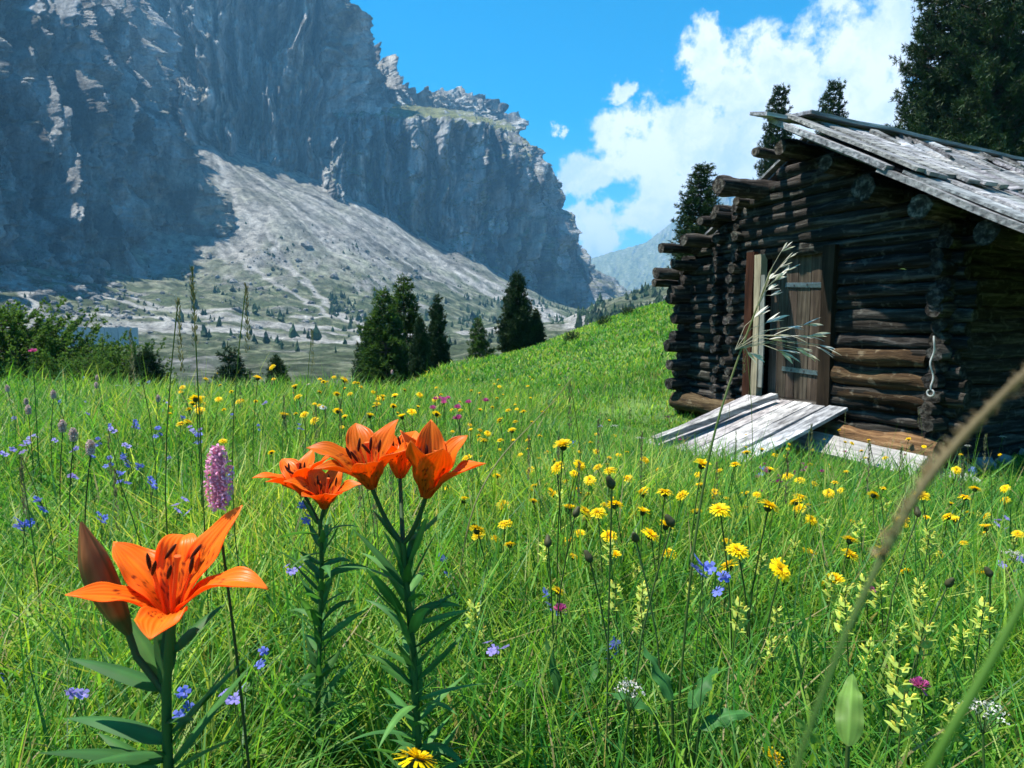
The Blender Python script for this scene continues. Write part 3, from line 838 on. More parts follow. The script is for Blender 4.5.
# sill logs, one pale and rotting
sl = MB(); log(sl, HL(.36, -.20, -1.14), HL(1.72, -.16, -1.16), .125, 401, (1.1, 1, .9), taper=-.1, bow=.04); sl.build('sill_log', W_RED, hut)
sl = MB(); log(sl, HL(-1.76, -.20, -1.04), HL(-.62, -.18, -1.06), .12, 402, (.5, .55, .55), bow=.04); sl.build('sill_log', W_RED, hut)
sl = MB(); log(sl, HL(.56, -.05, -.52), HL(1.56, -.05, -.57), .085, 403, (.5, .5, .48), bow=.04, knob=.4); log(sl, HL(.56, -.06, -.33), HL(1.50, -.06, -.34), .08, 404, (.34, .34, .33), bow=.03, knob=.4); log(sl, HL(.56, -.04, -.70), HL(1.52, -.04, -.74), .075, 405, (.26, .26, .25), bow=.03, knob=.4); sl.build('wall_log', W_RED, hut)
# corner post of crossing log ends, near corner; foundation stones
fs = MB()
for i in range(16):
    a = -1.9 + i * .25; s_ = r3.uniform(.10, .18)
    P = rock_verts((s_ * 1.3, s_, s_ * .8), i + 60) + HL(a, -.05 + r3.normal(0, .05), ZB + .02)
    fs.grid(P, np.array((.3, .3, .29)) * r3.uniform(.7, 1.2), 0, True)
for i in range(14):
    b = .2 + i * .35; s_ = r3.uniform(.10, .18)
    P = rock_verts((s_ * 1.3, s_, s_ * .8), i + 90) + HL(AR + .05, b, ZB + .06)
    fs.grid(P, np.array((.3, .3, .29)) * r3.uniform(.7, 1.2), 0, True)
fs.build('foundation', M_STONE, hut, smooth=False)

def hw(a, b, z): return H(a, b, z)
# wire hook hanging from the near corner
ck = MB(); pts = []
for t in np.linspace(0, 1, 26): pts.append(H(AR + .06 + .012 * math.sin(t * 9), -.30 - .01 * math.sin(t * 14), -.10 - .44 * t))
for t in np.linspace(0, 2 * PI * .9, 12): pts.append(H(AR + .06 + .03 * math.sin(t), -.30, -.57 - .03 * (1 - math.cos(t)) ))
ck.tube(pts, .007, 6, (.72, .72, .70)); tag(ck.build('rope', M_DRY), 'short pale rope end hanging from the near corner of the log hut', 'rope')

# ramp of grey planks
rp = thing('ramp', 'silver grey plank ramp sloping from the hut door to the grass', 'ramp', tuple(H(0, -.9, -1.3)), math.atan2(D_[1], D_[0]))
def RL(a, b, z): return np.array([a, b + .9, z + 1.3])
Z0, Z1, B0, B1 = -.86, -1.30, -.10, -1.68
pm = MB(); a = -.56; k = 0
while a < .56:
    w = r3.uniform(.15, .24)
    pm.plank(RL(a + w / 2, B0 - r3.uniform(0, .08), Z0 + r3.normal(0, .006)), RL(a + w / 2 + .02, B1 - r3.uniform(-.12, .10), Z1 + r3.normal(0, .006)), np.array([1, 0, 0]), np.array([0, -.27, .96]), w - .014, .035, tone(.85, 1.3), 0, 12, .007, k + 1.7); a += w; k += 1
pm.build('deck', W_SHIN, rp, smooth=False)
bt = MB(); bt.plank(RL(-.02, B0 - .18, Z0 + .06), RL(-.26, B1 - .10, Z1 + .085), np.array([1, .0, 0]), np.array([0, -.27, .96]), .10, .06, (1.1, 1.08, 1.0), 0, 12, .006, 4.4)
bt.build('batten', W_SHIN, rp, smooth=False)
for a in (-.42, .44):
    br = MB(); br.plank(RL(a, B0 - .1, Z0 - .10), RL(a, B1 + .1, Z1 - .10), np.array([1, 0, 0]), np.array([0, -.27, .96]), .10, .13, (.5, .48, .45), 0, 8, .006, a + 6); br.build('bearer', W_SHIN, rp, smooth=False)

ob = MB(); ob.plank((-.75, 0, 0), (.72, 0, -.05), np.array([0, 1, 0]), UP, .26, .05, (.95, .93, .88), 0, 14, .012, 7.4)
o = ob.build('loose_board', W_GREY, smooth=False, loc=tuple(H(1.0, -.48, -1.20))); o.rotation_euler = (.6, .02, math.atan2(D_[1], D_[0]))
tag(o, 'long grey loose board lying in the grass under the orange sill log', 'board')
# ================================================================== trees
def conifer_data(h, rb, seed, col, col2, levels, per, tufts, tl, prof=.8, base=.06, up=.25, tuft_n=8, tw=.22, lump=.3):
    g = np.random.default_rng(seed)
    cr, tk = MB(), MB()
    zz = np.linspace(0, h, 14)
    tp = np.stack([.03 * h * .3 * np.sin(zz / h * 3 + seed), .02 * h * .3 * np.cos(zz / h * 2.3 + seed), zz], -1)
    tk.tube(tp, np.maximum(h * .022 * (1 - zz / h * .95), .01), 8, (.085, .065, .05))
    pos, dirs, sz = [], [], []
    for i in range(levels):
        t = base + (1 - base) * ((i + g.uniform(0, 1)) / levels) ** 1.05
        if t > .995: t = .995
        R = rb * ((1 - t) ** prof) * min(1, .62 + t * 2.2) + .02 * h
        n = max(3, int(per * (1 - .55 * t) + g.uniform(-1, 1)))
        a0 = g.uniform(0, 6.28)
        for k in range(n):
            a = a0 + 2 * PI * k / n + g.normal(0, .25)
            lu = 1 + lump * 1.7 * float(perlin(math.cos(a) * 1.3 + seed, math.sin(a) * 1.3, t * 5 + seed))
            Ln = R * lu * g.uniform(.72, 1.15)
            p0 = np.array([np.interp(t * h, zz, tp[:, 0]), np.interp(t * h, zz, tp[:, 1]), t * h])
            q = np.linspace(0, 1, 6)
            pts = p0 + np.stack([np.cos(a) * q * Ln, np.sin(a) * q * Ln, Ln * (-.22 * q + up * 2.0 * q * q)], -1)
            tk.tube(pts, h * .0045 * (1 - .8 * q), 4, (.085, .065, .05), caps=False)
            m = max(3, int(tufts * Ln / rb))
            s = g.uniform(.25, 1.0, m) ** .75
            P = p0 + np.stack([np.cos(a) * s * Ln, np.sin(a) * s * Ln, Ln * (-.22 * s + up * 2.0 * s * s)], -1)
            P += g.normal(0, tl * .55, P.shape) * np.array([1, 1, .7])
            pos.append(P); dirs.append(np.stack([np.cos(a) * np.ones(m), np.sin(a) * np.ones(m), .55 * np.ones(m)], -1)); sz.append(tl * g.uniform(.7, 1.3, m))
    P = np.concatenate(pos); Dv = np.concatenate(dirs); S = np.concatenate(sz)
    n = len(P)
    P3 = np.repeat(P, tuft_n, 0); D3 = np.repeat(Dv, tuft_n, 0) + g.normal(0, .75, (n * tuft_n, 3)); D3 /= np.linalg.norm(D3, axis=1)[:, None]
    S3 = np.repeat(S, tuft_n)[:, None] * g.uniform(.6, 1.2, (n * tuft_n, 1))
    sd_ = np.cross(D3, g.normal(size=D3.shape)); sd_ /= np.linalg.norm(sd_, axis=1)[:, None]
    V = np.stack([P3 - sd_ * S3 * tw * .5, P3 + sd_ * S3 * tw * .5, P3 + D3 * S3 + sd_ * S3 * tw * .2, P3 + D3 * S3 - sd_ * S3 * tw * .2], 1)
    cl = np.repeat(g.random(n) ** 1.6, tuft_n)[:, None]
    C = np.array(col) * (1 - cl) + np.array(col2) * cl
    C = np.repeat(C, 4, 0)
    cr.add(V.reshape(-1, 3), np.arange(n * tuft_n * 4).reshape(-1, 4), None, C)
    return cr, tk

def make_tree(name, label, cat, loc, group, args, mat=None):
    t = thing(name, label, cat, loc, 0, group)
    cr, tk = args
    tk.build('trunk', M_BARK, t); cr.build('crown', mat or M_NEEDLE, t, smooth=False)
    return t

DK, DK2 = (.020, .046, .016), (.05, .092, .028)
LT, LT2 = (.075, .16, .03), (.15, .25, .05)
FAR_AWAY = (0, -400, -50)
A1 = conifer_data(4.2, .85, 1, DK, DK2, 40, 10, 30, .13, .62, tuft_n=11, base=.03)
A2 = conifer_data(4.2, 1.05, 2, DK, DK2, 40, 11, 32, .13, .75, up=.3, tuft_n=11, base=.03)
A3 = conifer_data(4.2, 1.1, 3, (.035, .08, .02), (.075, .14, .032), 38, 10, 30, .12, .7, up=.12, tuft_n=10, base=.03)
A4 = conifer_data(15, 3.6, 4, (.018, .040, .016), (.048, .085, .028), 60, 13, 44, .26, .6, up=.22, base=.04, tuft_n=10, tw=.17, lump=.5)
A5 = conifer_data(8.5, 1.15, 5, DK, DK2, 56, 10, 20, .17, .5, up=.25, tuft_n=10)
A6 = conifer_data(3.2, 1.5, 6, LT, LT2, 30, 12, 56, .06, .42, base=.06, up=.5, tw=.45, lump=.6, tuft_n=10)
A7 = conifer_data(1.4, .9, 8, DK, DK2, 14, 9, 20, .09, .5, base=.1, up=.5, tw=.25, lump=.5)
protos = {}
def tree(kind, args, u, vtop, Y, h0, label, cat, name, group=None, vbase=None, sc=None, wide=1.0):
    top = at(u, vtop, Y)
    zg = gz(top[0], top[1]) - .08
    s = (top[2] - zg) / h0 if sc is None else sc
    loc = (top[0], top[1], zg)
    if kind not in protos:
        t = make_tree(name, label, cat, loc, group, args, M_FOL if kind in ('a3', 'a6') else None); protos[kind] = t
    else:
        t = dup(protos[kind], loc, 0, 1, label, group)
        if group is None and 'group' in t: del t['group']
    t.scale = (s * wide, s * wide, s); t.rotation_euler = (0, 0, random.uniform(0, 6.28))
    t.name = name
    return t
G1 = 'conifers at the far edge of the meadow'
tree('a3', A3, 384, 290, 25, 4.2, 'bushy bright green conifer at the left side of the clump in mid meadow', 'tree', 'conifer', G1, wide=.95)
tree('a3', A3, 404, 277, 26.5, 4.2, 'tallest bushy green conifer in the middle of the clump on the meadow edge', 'tree', 'conifer', G1, wide=.85)
tree('a1', A1, 437, 297, 25, 4.2, 'slim dark conifer at the right side of the meadow clump', 'tree', 'conifer', G1, wide=.75)
tree('a2', A2, 420, 318, 23.5, 4.2, 'shorter dark conifer in front of the meadow clump', 'tree', 'conifer', G1, wide=.75)
tree('a2', A2, 372, 322, 27, 4.2, 'small dark conifer peeping out left of the meadow clump', 'tree', 'conifer', G1, wide=.85)
tree('a2', A2, 516, 274, 27, 4.2, 'tall dark pine alone on the grassy slope below the promontory', 'tree', 'pine_tree', G1, wide=.95)
tree('a1', A1, 536, 309, 27.5, 4.2, 'short dark pine touching the tall lone pine on the slope', 'tree', 'pine_tree', G1, wide=1.1)
tree('a3', A3, 478, 318, 38, 4.2, 'small pale green conifer between the clump and the lone pine', 'tree', 'conifer', G1, wide=.85)
G2 = 'pines behind the log hut'
tree('a5', A5, 701, 165, 26, 8.5, 'tall narrow pine seen past the projecting log ends of the hut', 'tree', 'pine_tree', G2, wide=1.35)
tree('a1', A1, 672, 281, 31, 4.2, 'tiny pine on the grassy skyline beside the hut wall', 'tree', 'pine_tree', G2, wide=.7)
tree('a5', A5, 779, 87, 36, 8.5, 'pine tip showing just above the upper end of the roof', 'tree', 'pine_tree', G2, wide=.7)
tree('a5', A5, 834, 82, 37, 8.5, 'second pine tip above the ridge boards, nearer the big pines', 'tree', 'pine_tree', G2, wide=.75)
G3 = 'big pines filling the sky behind the ridge'
tree('a4', A4, 948, -35, 33, 15, 'huge dark pine whose crown edge borders the white cloud', 'tree', 'pine_tree', G3, wide=.80)
tree('a4', A4, 1005, -75, 31, 15, 'huge dark pine behind the lower end of the ridge board', 'tree', 'pine_tree', G3, wide=.85)
tree('a4', A4, 980, -10, 39, 15, 'huge pine mostly hidden between its two bigger neighbours', 'tree', 'pine_tree', G3, wide=.9)
tree('a4', A4, 1075, -90, 34, 15, 'huge pine cut off by the picture edge behind the roof', 'tree', 'pine_tree', G3, wide=.9)
G4 = 'light green bushes beyond the meadow crest'
for (u, v, Y, w_, lab) in ((4, 318, 22, 1.0, 'light green bush at the picture edge beyond the meadow'), (33, 332, 23, .9, 'round green bush beside the bush at the picture edge'),
                      (62, 364, 21, .8, 'low dull green bush below the retaining wall'), (101, 350, 24, .9, 'light green bush standing before the grey retaining wall'), (124, 358, 22, .8, 'pale yellowish bush right of the retaining wall bushes'), (82, 366, 19, .8, 'lowest bush in front of the retaining wall')):
    tree('a6', A6, u, v, Y, 3.2, lab, 'bush', 'bush', G4, wide=w_)
tree('a2', A2, 147, 352, 21, 4.2, 'dark round pine bush at the right end of the bushes', 'bush', 'pine_bush', None, wide=1.1)
tree('a2', A2, 276, 358, 20, 4.2, 'small dark pine showing over the flowers below the scree', 'tree', 'conifer', None, wide=.9)
tree('a1', A1, 232, 352, 40, 4.2, 'tiny lone conifer beside the gravel left of the clump', 'tree', 'conifer', None, wide=.9)
for (u, v, Y, lab) in ((571, 339, 21, 'dark low pine bush halfway up the grassy slope'), (604, 325, 24, 'small dark bush near the top of the grassy slope'), (628, 312, 25, 'tiny bush on the skyline of the grassy slope')):
    p = at(u, v, Y)
    tree('a7', A7, u, v, Y, 1.4, lab, 'bush', 'pine_bush', None, sc=max(.28, (p[2] - gz(p[0], p[1])) / 1.4))

# ================================================================== lilies
def petal_grid(Ln, W, ths, az, cup=.22, wave=.0, nt=30, ns=25, claw=.28, seed=0, tipcurl=0.0):
    """a tepal leaving the flower axis; ths = angles from the axis (deg) at t = 0, .33, .66, 1"""
    t = np.linspace(0, 1, nt)
    th = np.radians(np.interp(t, [0, .33, .66, 1], ths))
    r = np.concatenate([[0], np.cumsum(np.sin(th[:-1]) * Ln / (nt - 1))]) + .0025
    z = np.concatenate([[0], np.cumsum(np.cos(th[:-1]) * Ln / (nt - 1))])
    w = W * np.clip(np.where(t < .5, claw + (1 - claw) * np.sin(PI / 2 * np.clip(t / .5, 0, 1)) ** 1.2, np.cos(PI / 2 * np.clip((t - .5) / .5, 0, 1) ** 1.35) ** 1.0), .02, 1)
    s = np.linspace(-1, 1, ns)
    T, S = np.meshgrid(t, s, indexing='ij')
    nr, nz = -np.cos(th), np.sin(th)                      # inner face normal
    off = cup * (S ** 2) * w[:, None] - .10 * w[:, None] * np.exp(-(S / .16) ** 2) + .036 * w[:, None] * np.cos(S * 26) * sstep(.08, .3, T) + wave * W * np.sin(T * 13 + S * 2.0 + seed) * np.abs(S) ** 2 * np.sin(PI * T)
    Rr = r[:, None] + nr[:, None] * off
    Zz = z[:, None] + nz[:, None] * off
    X = S * w[:, None]
    ca, sa = math.cos(az), math.sin(az)
    P = np.stack([Rr * ca - X * sa, Rr * sa + X * ca, Zz], -1)
    return P, T, S
ORANGE = np.array((.93, .225, .012)); ORANGE2 = np.array((.94, .43, .03)); DEEP = np.array((.82, .11, .008))
def lily_flower(name, parent, base, axis, spec, Ln, W, seed=0, stamens=True, spin=0.0):
    g = np.random.default_rng(seed)
    axis = np.array(axis, float); axis /= np.linalg.norm(axis)
    q = Vector((0, 0, 1)).rotation_difference(Vector(axis)).to_matrix()
    q = np.array(q)
    m = MB()
    for i, (az, ths, k, wk) in enumerate(spec):
        P, T, S = petal_grid(Ln * k, W * wk, ths, math.radians(az) + spin, cup=.26, wave=.17, seed=seed + i * 3, claw=.34)
        a = np.clip(T * 1.5, 0, 1)[..., None]
        C = DEEP * (1 - a) + ORANGE * a
        mid = np.exp(-(S / .22) ** 2)[..., None] * (1 - T[..., None]) 
        C = C * (1 - .5 * mid) + ORANGE2 * .5 * mid
        C = C * (1 + .10 * np.cos(S * 26) * (1 - .4 * T))[..., None]
        b_ = sstep(.55, 1, np.abs(S))[..., None]
        C = C * (1 - .3 * b_) + np.array((.94, .21, .02)) * .3 * b_
        sp = (g.random(T.shape) < .12) & (T > .10) & (T < .62) & (np.abs(S) < .75)
        C = np.where(sp[..., None], np.array((.30, .025, .006)), C)
        C = C * (1 + .16 * fbm(T * 4 + i * 7, S * 5, seed, 3))[..., None]
        e_ = (sstep(.8, 1.0, T) * .5)[..., None]; C = C * (1 - e_) + np.array((.95, .33, .06)) * e_
        m.grid(P @ q.T, np.clip(C, 0, 1))
    f = m.build(name, M_LILY, parent, loc=tuple(base))
    sol = f.modifiers.new('thick', 'SOLIDIFY'); sol.thickness = .0006; sol.offset = 0
    if stamens:
        sm = MB()
        for i in range(6):
            a = math.radians(spec[i][0] + 12) + spin; th = .24 + .05 * g.normal()
            t = np.linspace(0, 1, 7); Lf = Ln * .62 * g.uniform(.93, 1.07)
            r = t * Lf * math.sin(th) + .004; z = t * Lf * math.cos(th)
            pts = np.stack([r * math.cos(a), r * math.sin(a), z], -1)
            sm.tube(pts @ q.T, .0011 * (1 - .4 * t) * Ln / .075, 6, (.85, .16, .02))
            e = pts[-1]; an = np.array([math.cos(a) * .25 - .4 * math.sin(a) * g.normal(), math.sin(a) * .25, 1.0]); an /= np.linalg.norm(an)
            tt = np.linspace(-1, 1, 7); la = Ln * .10
            sm.tube((e + an * tt[:, None] * la) @ q.T, np.maximum(.0017 * np.sqrt(np.clip(1 - tt ** 2, 0.02, 1)), .0004) * Ln / .075, 7, (.075, .018, .010))
        t = np.linspace(0, 1, 8)
        sm.tube(np.stack([.004 * t, .003 * t, t * Ln * .68], -1) @ q.T, .0016 * Ln / .075 * np.where(t > .88, 1.7, 1), 7, (.75, .16, .03))
        sm.build('stamens', M_PETAL, f)
    return f
def leaf_blade(m, base, az, el, Ln, W, droop, col, nt=10, ns=5, twist=0.0, fold=.25, wave=0.0):
    t = np.linspace(0, 1, nt); e = el - droop * t
    d = np.stack([np.cos(e) * math.cos(az), np.cos(e) * math.sin(az), np.sin(e)], -1)
    c = np.array(base) + np.concatenate([[np.zeros(3)], np.cumsum(d[:-1], 0)]) * Ln / (nt - 1)
    sd0 = np.array([-math.sin(az), math.cos(az), 0])
    nn = np.cross(d, sd0)
    tw = twist * t
    side = sd0 * np.cos(tw)[:, None] + nn * np.sin(tw)[:, None]; n2 = np.cross(d, side)
    w = W * np.clip(np.sin(PI * np.clip(t, .0, 1) ** .62) ** .8, .03, 1) / 2; w[0] = W * .14; w[-1] = W * .015
    s = np.linspace(-1, 1, ns)
    P = c[:, None] + side[:, None] * (s[None, :, None] * w[:, None, None]) - n2[:, None] * ((np.abs(s)[None, :, None]) * w[:, None, None] * fold)
    if wave: P = P - n2[:, None] * (wave * W * np.sin(t[:, None] * 19 + np.sign(s)[None] * .8) * np.abs(s)[None] ** 1.5 * np.sin(PI * t)[:, None])[..., None]
    cc = np.array(col) * (1 + .25 * np.exp(-(s / .2) ** 2) + .12 * np.cos(s * 14))[None, :, None] * (1 + .2 * fbm(t * 4, base[0] * 40, base[2] * 40, 2))[:, None, None]
    m.grid(P, cc)
def W3(u, v, Y): return at(u, v, Y)

LEAFC = [(.042, .125, .032), (.055, .155, .034), (.075, .18, .042)]
def lily_plant(label, Y, stem_px, leaves, dense=None, seed=0, rst=.0035):
    g = np.random.default_rng(seed)
    pts = [at(u, v, Y) for (u, v) in stem_px]
    bx, by = pts[-1][0], pts[-1][1]
    root = np.array([bx + .005, by, gz(bx, by) - .02])
    t = thing('lily', label, 'lily', tuple(root), 0, 'orange lilies')
    path = np.array([root, (root + pts[-1]) / 2] + pts[::-1]) - root
    # smooth
    s = np.concatenate([[0], np.cumsum(np.linalg.norm(np.diff(path, axis=0), axis=1))]); S = np.linspace(0, s[-1], 26)
    sm = np.stack([np.interp(S, s, path[:, k]) for k in range(3)], -1)
    st = MB(); st.tube(sm, rst * np.linspace(1.15, .85, 26), 8, (.075, .17, .045)); st.build('stem', M_LEAF, t)
    lv = MB()
    for (u, v, az, el, Ln, W, dr) in leaves:
        leaf_blade(lv, at(u, v, Y) - root, math.radians(az), math.radians(el), Ln, W, dr, np.array(LEAFC[g.integers(3)]) * g.uniform(.85, 1.2))
    if dense:
        n, f0, f1, Ln, W = dense
        for i in range(n):
            f = f0 + (f1 - f0) * (i + g.random()) / n
            p = np.array([np.interp(f * s[-1], S, sm[:, k]) for k in range(3)])
            leaf_blade(lv, p, i * 2.4 + g.normal(0, .3), g.uniform(.3, 1.3), Ln * g.uniform(.55, 1.3), W * g.uniform(.8, 1.2), g.uniform(-.2, 1.3), np.array(LEAFC[g.integers(3)]) * g.uniform(.8, 1.3), twist=g.normal(0, .9))
    lv.build('leaves', M_LEAF, t)
    return t, root

# the near lily with one wide open flower and a brown bud
Y1 = .46
l1, r1 = lily_plant('near orange lily with one wide open flower and a tall brown bud', Y1, [(172, 617), (169, 650), (166, 690), (168, 768)],
    [(170, 655, 55, 40, .052, .013, .5), (166, 685, 150, 48, .085, .012, .5), (166, 690, 172, 22, .085, .017, .35), (167, 680, 128, 62, .06, .012, .1), (168, 676, 110, 70, .05, .011, .2),
     (167, 742, 170, 20, .09, .019, .55), (168, 735, 25, 45, .075, .014, .2), (169, 745, 10, 55, .085, .013, .1), (167, 760, 200, 25, .085, .017, .3), (169, 772, -20, 40, .08, .015, .3), (168, 790, 160, 35, .08, .015, .5), (168, 720, -40, 30, .05, .012, .3), (168, 768, 35, 50, .09, .014, .2),
     (168, 752, 230, 30, .06, .014, .4)], dense=(10, .2, .6, .07, .013), seed=31, rst=.0042)
op = lambda a, b, c, d: (a, b, c, d)
lily_flower('flower', l1, at(172, 616, Y1) - r1, (.10, -.16, 1), [
    (158, (28, 46, 66, 62), 1.02, 1.15), (208, (34, 58, 76, 80), 1.0, .85), (104, (22, 30, 44, 140), .98, 1.1), (52, (22, 34, 42, 46), 1.28, 1.0), (-4, (30, 48, 78, 118), 1.22, .92), (284, (36, 62, 84, 96), .78, 1.1)], .0715, .0142, 3)
bd = MB()
bb, bt_ = at(129, 634, Y1) - r1, at(81, 522, Y1 - .005) - r1
t = np.linspace(0, 1, 16); prof = .0108 * np.clip(np.sin(PI * np.clip(t * .93 + .05, 0, 1)) ** .75, .12, 1) * np.where(t > .7, 1 - .35 * (t - .7) / .3, 1)
path = bb + (bt_ - bb) * t[:, None] + np.array([-.004, 0, 0]) * np.sin(PI * t)[:, None]
cb = np.array([(.19, .055, .022), (.20, .06, .024)])
cc = np.where((t < .18)[:, None], np.array((.09, .085, .03)), np.array((.32, .115, .045))) * (1 + .15 * np.sin(t * 9))[:, None]
aa = np.linspace(0, 2 * PI, 28)[:-1]; axb = (bt_ - bb) / np.linalg.norm(bt_ - bb)
s1 = np.cross(axb, [0, 1, 0]); s1 /= np.linalg.norm(s1); s2 = np.cross(axb, s1)
rid = 1 + .085 * np.cos(3 * aa)[None] - .05 * np.abs(np.sin(1.5 * aa))[None] + .03 * np.cos(18 * aa)[None]
PB = path[:, None] + (prof[:, None] * rid)[..., None] * (np.cos(aa)[None, :, None] * s1 + np.sin(aa)[None, :, None] * s2)
seam = sstep(.35, 1, -np.cos(3 * aa))[None, :, None] * np.ones((16, 1, 1))
mot = fbm(t[:, None] * 7, np.cos(aa)[None] * 3, np.sin(aa)[None] * 3, 4)[..., None]
CB = cc[:, None] * (1 - .55 * seam) + np.array((.12, .13, .04)) * .55 * seam
CB = np.clip(CB * (1 + .45 * mot + .14 * np.cos(18 * aa)[None, :, None]), .01, 1)
bd.grid(PB, CB, 0, True)
bd.build('bud', M_PETAL, l1)
pc = MB(); pp = np.array([bb, (bb + at(152, 676, Y1) - r1) / 2 + np.array([-.003, 0, -.001]), at(166, 694, Y1) - r1]); pc.tube(pp, .0026, 7, (.06, .10, .04)); pc.build('flower_stalk', M_LEAF, l1)

# the middle lily: two large flowers side by side and a third behind
Y2 = .76
l2, r2_ = lily_plant('orange lily with a crown of three flowers on one stem, in mid picture', Y2, [(403, 542), (406, 580), (412, 640), (416, 700), (420, 768)],
    [(404, 542, 20, 30, .085, .016, -.3), (404, 545, 165, 50, .06, .015, .2), (406, 565, 60, 65, .09, .012, .1), (407, 585, 130, 68, .07, .012, .1)], dense=(95, .10, .95, .085, .0135), seed=32, rst=.0045)
cupf = [(170, (24, 38, 62, 92), 1.12, 1), (225, (26, 42, 60, 75), 1.0, 1), (285, (26, 40, 52, 62), .95, 1), (340, (24, 40, 58, 84), 1.05, 1), (50, (20, 30, 44, 70), 1.05, 1), (110, (20, 30, 46, 80), 1.05, 1)]
tall = [(165, (18, 26, 34, 40), 1.0, 1), (235, (20, 26, 30, 26), 1.0, 1.05), (290, (20, 28, 30, 30), 1.0, 1.05), (350, (26, 42, 58, 66), 1.02, .95), (40, (18, 24, 34, 60), 1.05, 1), (105, (16, 20, 26, 40), 1.1, 1)]
lily_flower('flower', l2, at(372, 488, Y2) - r2_, (-.12, -.22, 1), cupf, .086, .0185, 5)
lily_flower('flower', l2, at(426, 497, Y2 - .02) - r2_, (.16, -.10, 1), tall, .084, .019, 7)
lily_flower('flower', l2, at(400, 478, Y2 + .07) - r2_, (.05, .12, 1), cupf, .076, .017, 9, spin=.5)
pc = MB()
for (u, v, dy) in ((372, 488, 0), (426, 497, -.02), (400, 478, .07)):
    a_, b_ = at(u, v, Y2 + dy) - r2_, at(403, 544, Y2) - r2_
    t = np.linspace(0, 1, 8)[:, None]; pc.tube(b_ * (1 - t) + a_ * t + np.array([0, 0, -.008]) * np.sin(PI * t), np.linspace(.0032, .0026, 8), 7, (.05, .10, .035))
pc.build('flower_stalk', M_LEAF, l2)
# the lily further back on the left
Y3 = .95
l3, r3_ = lily_plant('orange lily with two smaller flowers, left of the three-flowered one', Y3, [(320, 520), (322, 560), (320, 620), (318, 700), (318, 768)],
    [(320, 520, 60, 55, .05, .012, .2), (320, 525, 150, 50, .05, .012, .2)], dense=(90, .10, .97, .075, .012), seed=33, rst=.004)
lily_flower('flower', l3, at(305, 496, Y3 + .03) - r3_, (-.28, -.05, 1), cupf, .078, .016, 11, spin=.3)
lily_flower('flower', l3, at(324, 508, Y3) - r3_, (.12, -.2, 1), [(a + 25, th, k * .95, w) for a, th, k, w in cupf], .072, .016, 13)
pc = MB()
for (u, v, dy) in ((305, 496, .03), (324, 508, 0)):
    a_, b_ = at(u, v, Y3 + dy) - r3_, at(320, 524, Y3) - r3_
    pc.tube(np.array([b_, (a_ + b_) / 2, a_]), .0028, 6, (.05, .10, .035))
pc.build('flower_stalk', M_LEAF, l3)
LILIES = [(r1, Y1, .16), (r2_, Y2, .14), (r3_, Y3, .12)]
# ================================================================== meadow grass (nobody could count it)
gg = np.random.default_rng(77)
hut_o = H(0, 0, 0)
def hut_ab(X, Y):
    dx, dy = X - HO[0], Y - HO[1]
    return dx * D_[0] + dy * D_[1], dx * B_[0] + dy * B_[1]
def near_lily(X, Y):
    k = np.ones(len(X))
    rr_, aa_ = np.hypot(X, Y), np.arctan2(X, Y)
    for (rt, Yl, wd) in LILIES:
        rl, al = math.hypot(rt[0], rt[1]), math.atan2(rt[0], rt[1])
        inside = (np.abs(aa_ - al) * rl < wd * .75) & (rr_ < rl + .02) 
        k = np.where(inside, .45, k)
    return k
def field(n, r0, r1, a0=-56, a1=56, power=1.0):
    r = np.sqrt(gg.uniform(r0 ** 2, r1 ** 2, n)) if power == 1 else (gg.uniform(0, 1, n) * (r1 ** power - r0 ** power) + r0 ** power) ** (1 / power)
    a = np.radians(gg.uniform(a0, a1, n))
    return r * np.sin(a), r * np.cos(a), r
def grass_height(X, Y, r):
    hgt = .30 + .10 * fbm(X * .35, Y * .35, 3, 3)
    a, b = hut_ab(X, Y)
    nearhut = sstep(2.6, .8, np.maximum(np.abs(a) - 1.4, 0) + np.maximum(-b - 1.2, 0)) * (b < 6)
    hgt = hgt * (1 - .72 * nearhut)
    hill = sstep(8, 12, r) * sstep(-2.5, .5, X)
    hgt = hgt * (1 - .55 * hill)
    az = X / np.maximum(Y, .1)
    crest = sstep(8.2, 10, r) * (az < -.1)
    return np.clip(hgt, .07, .5)
G_COL = np.array([(.135, .32, .026), (.085, .25, .028), (.22, .38, .035), (.042, .16, .036), (.31, .41, .07), (.10, .30, .044)])
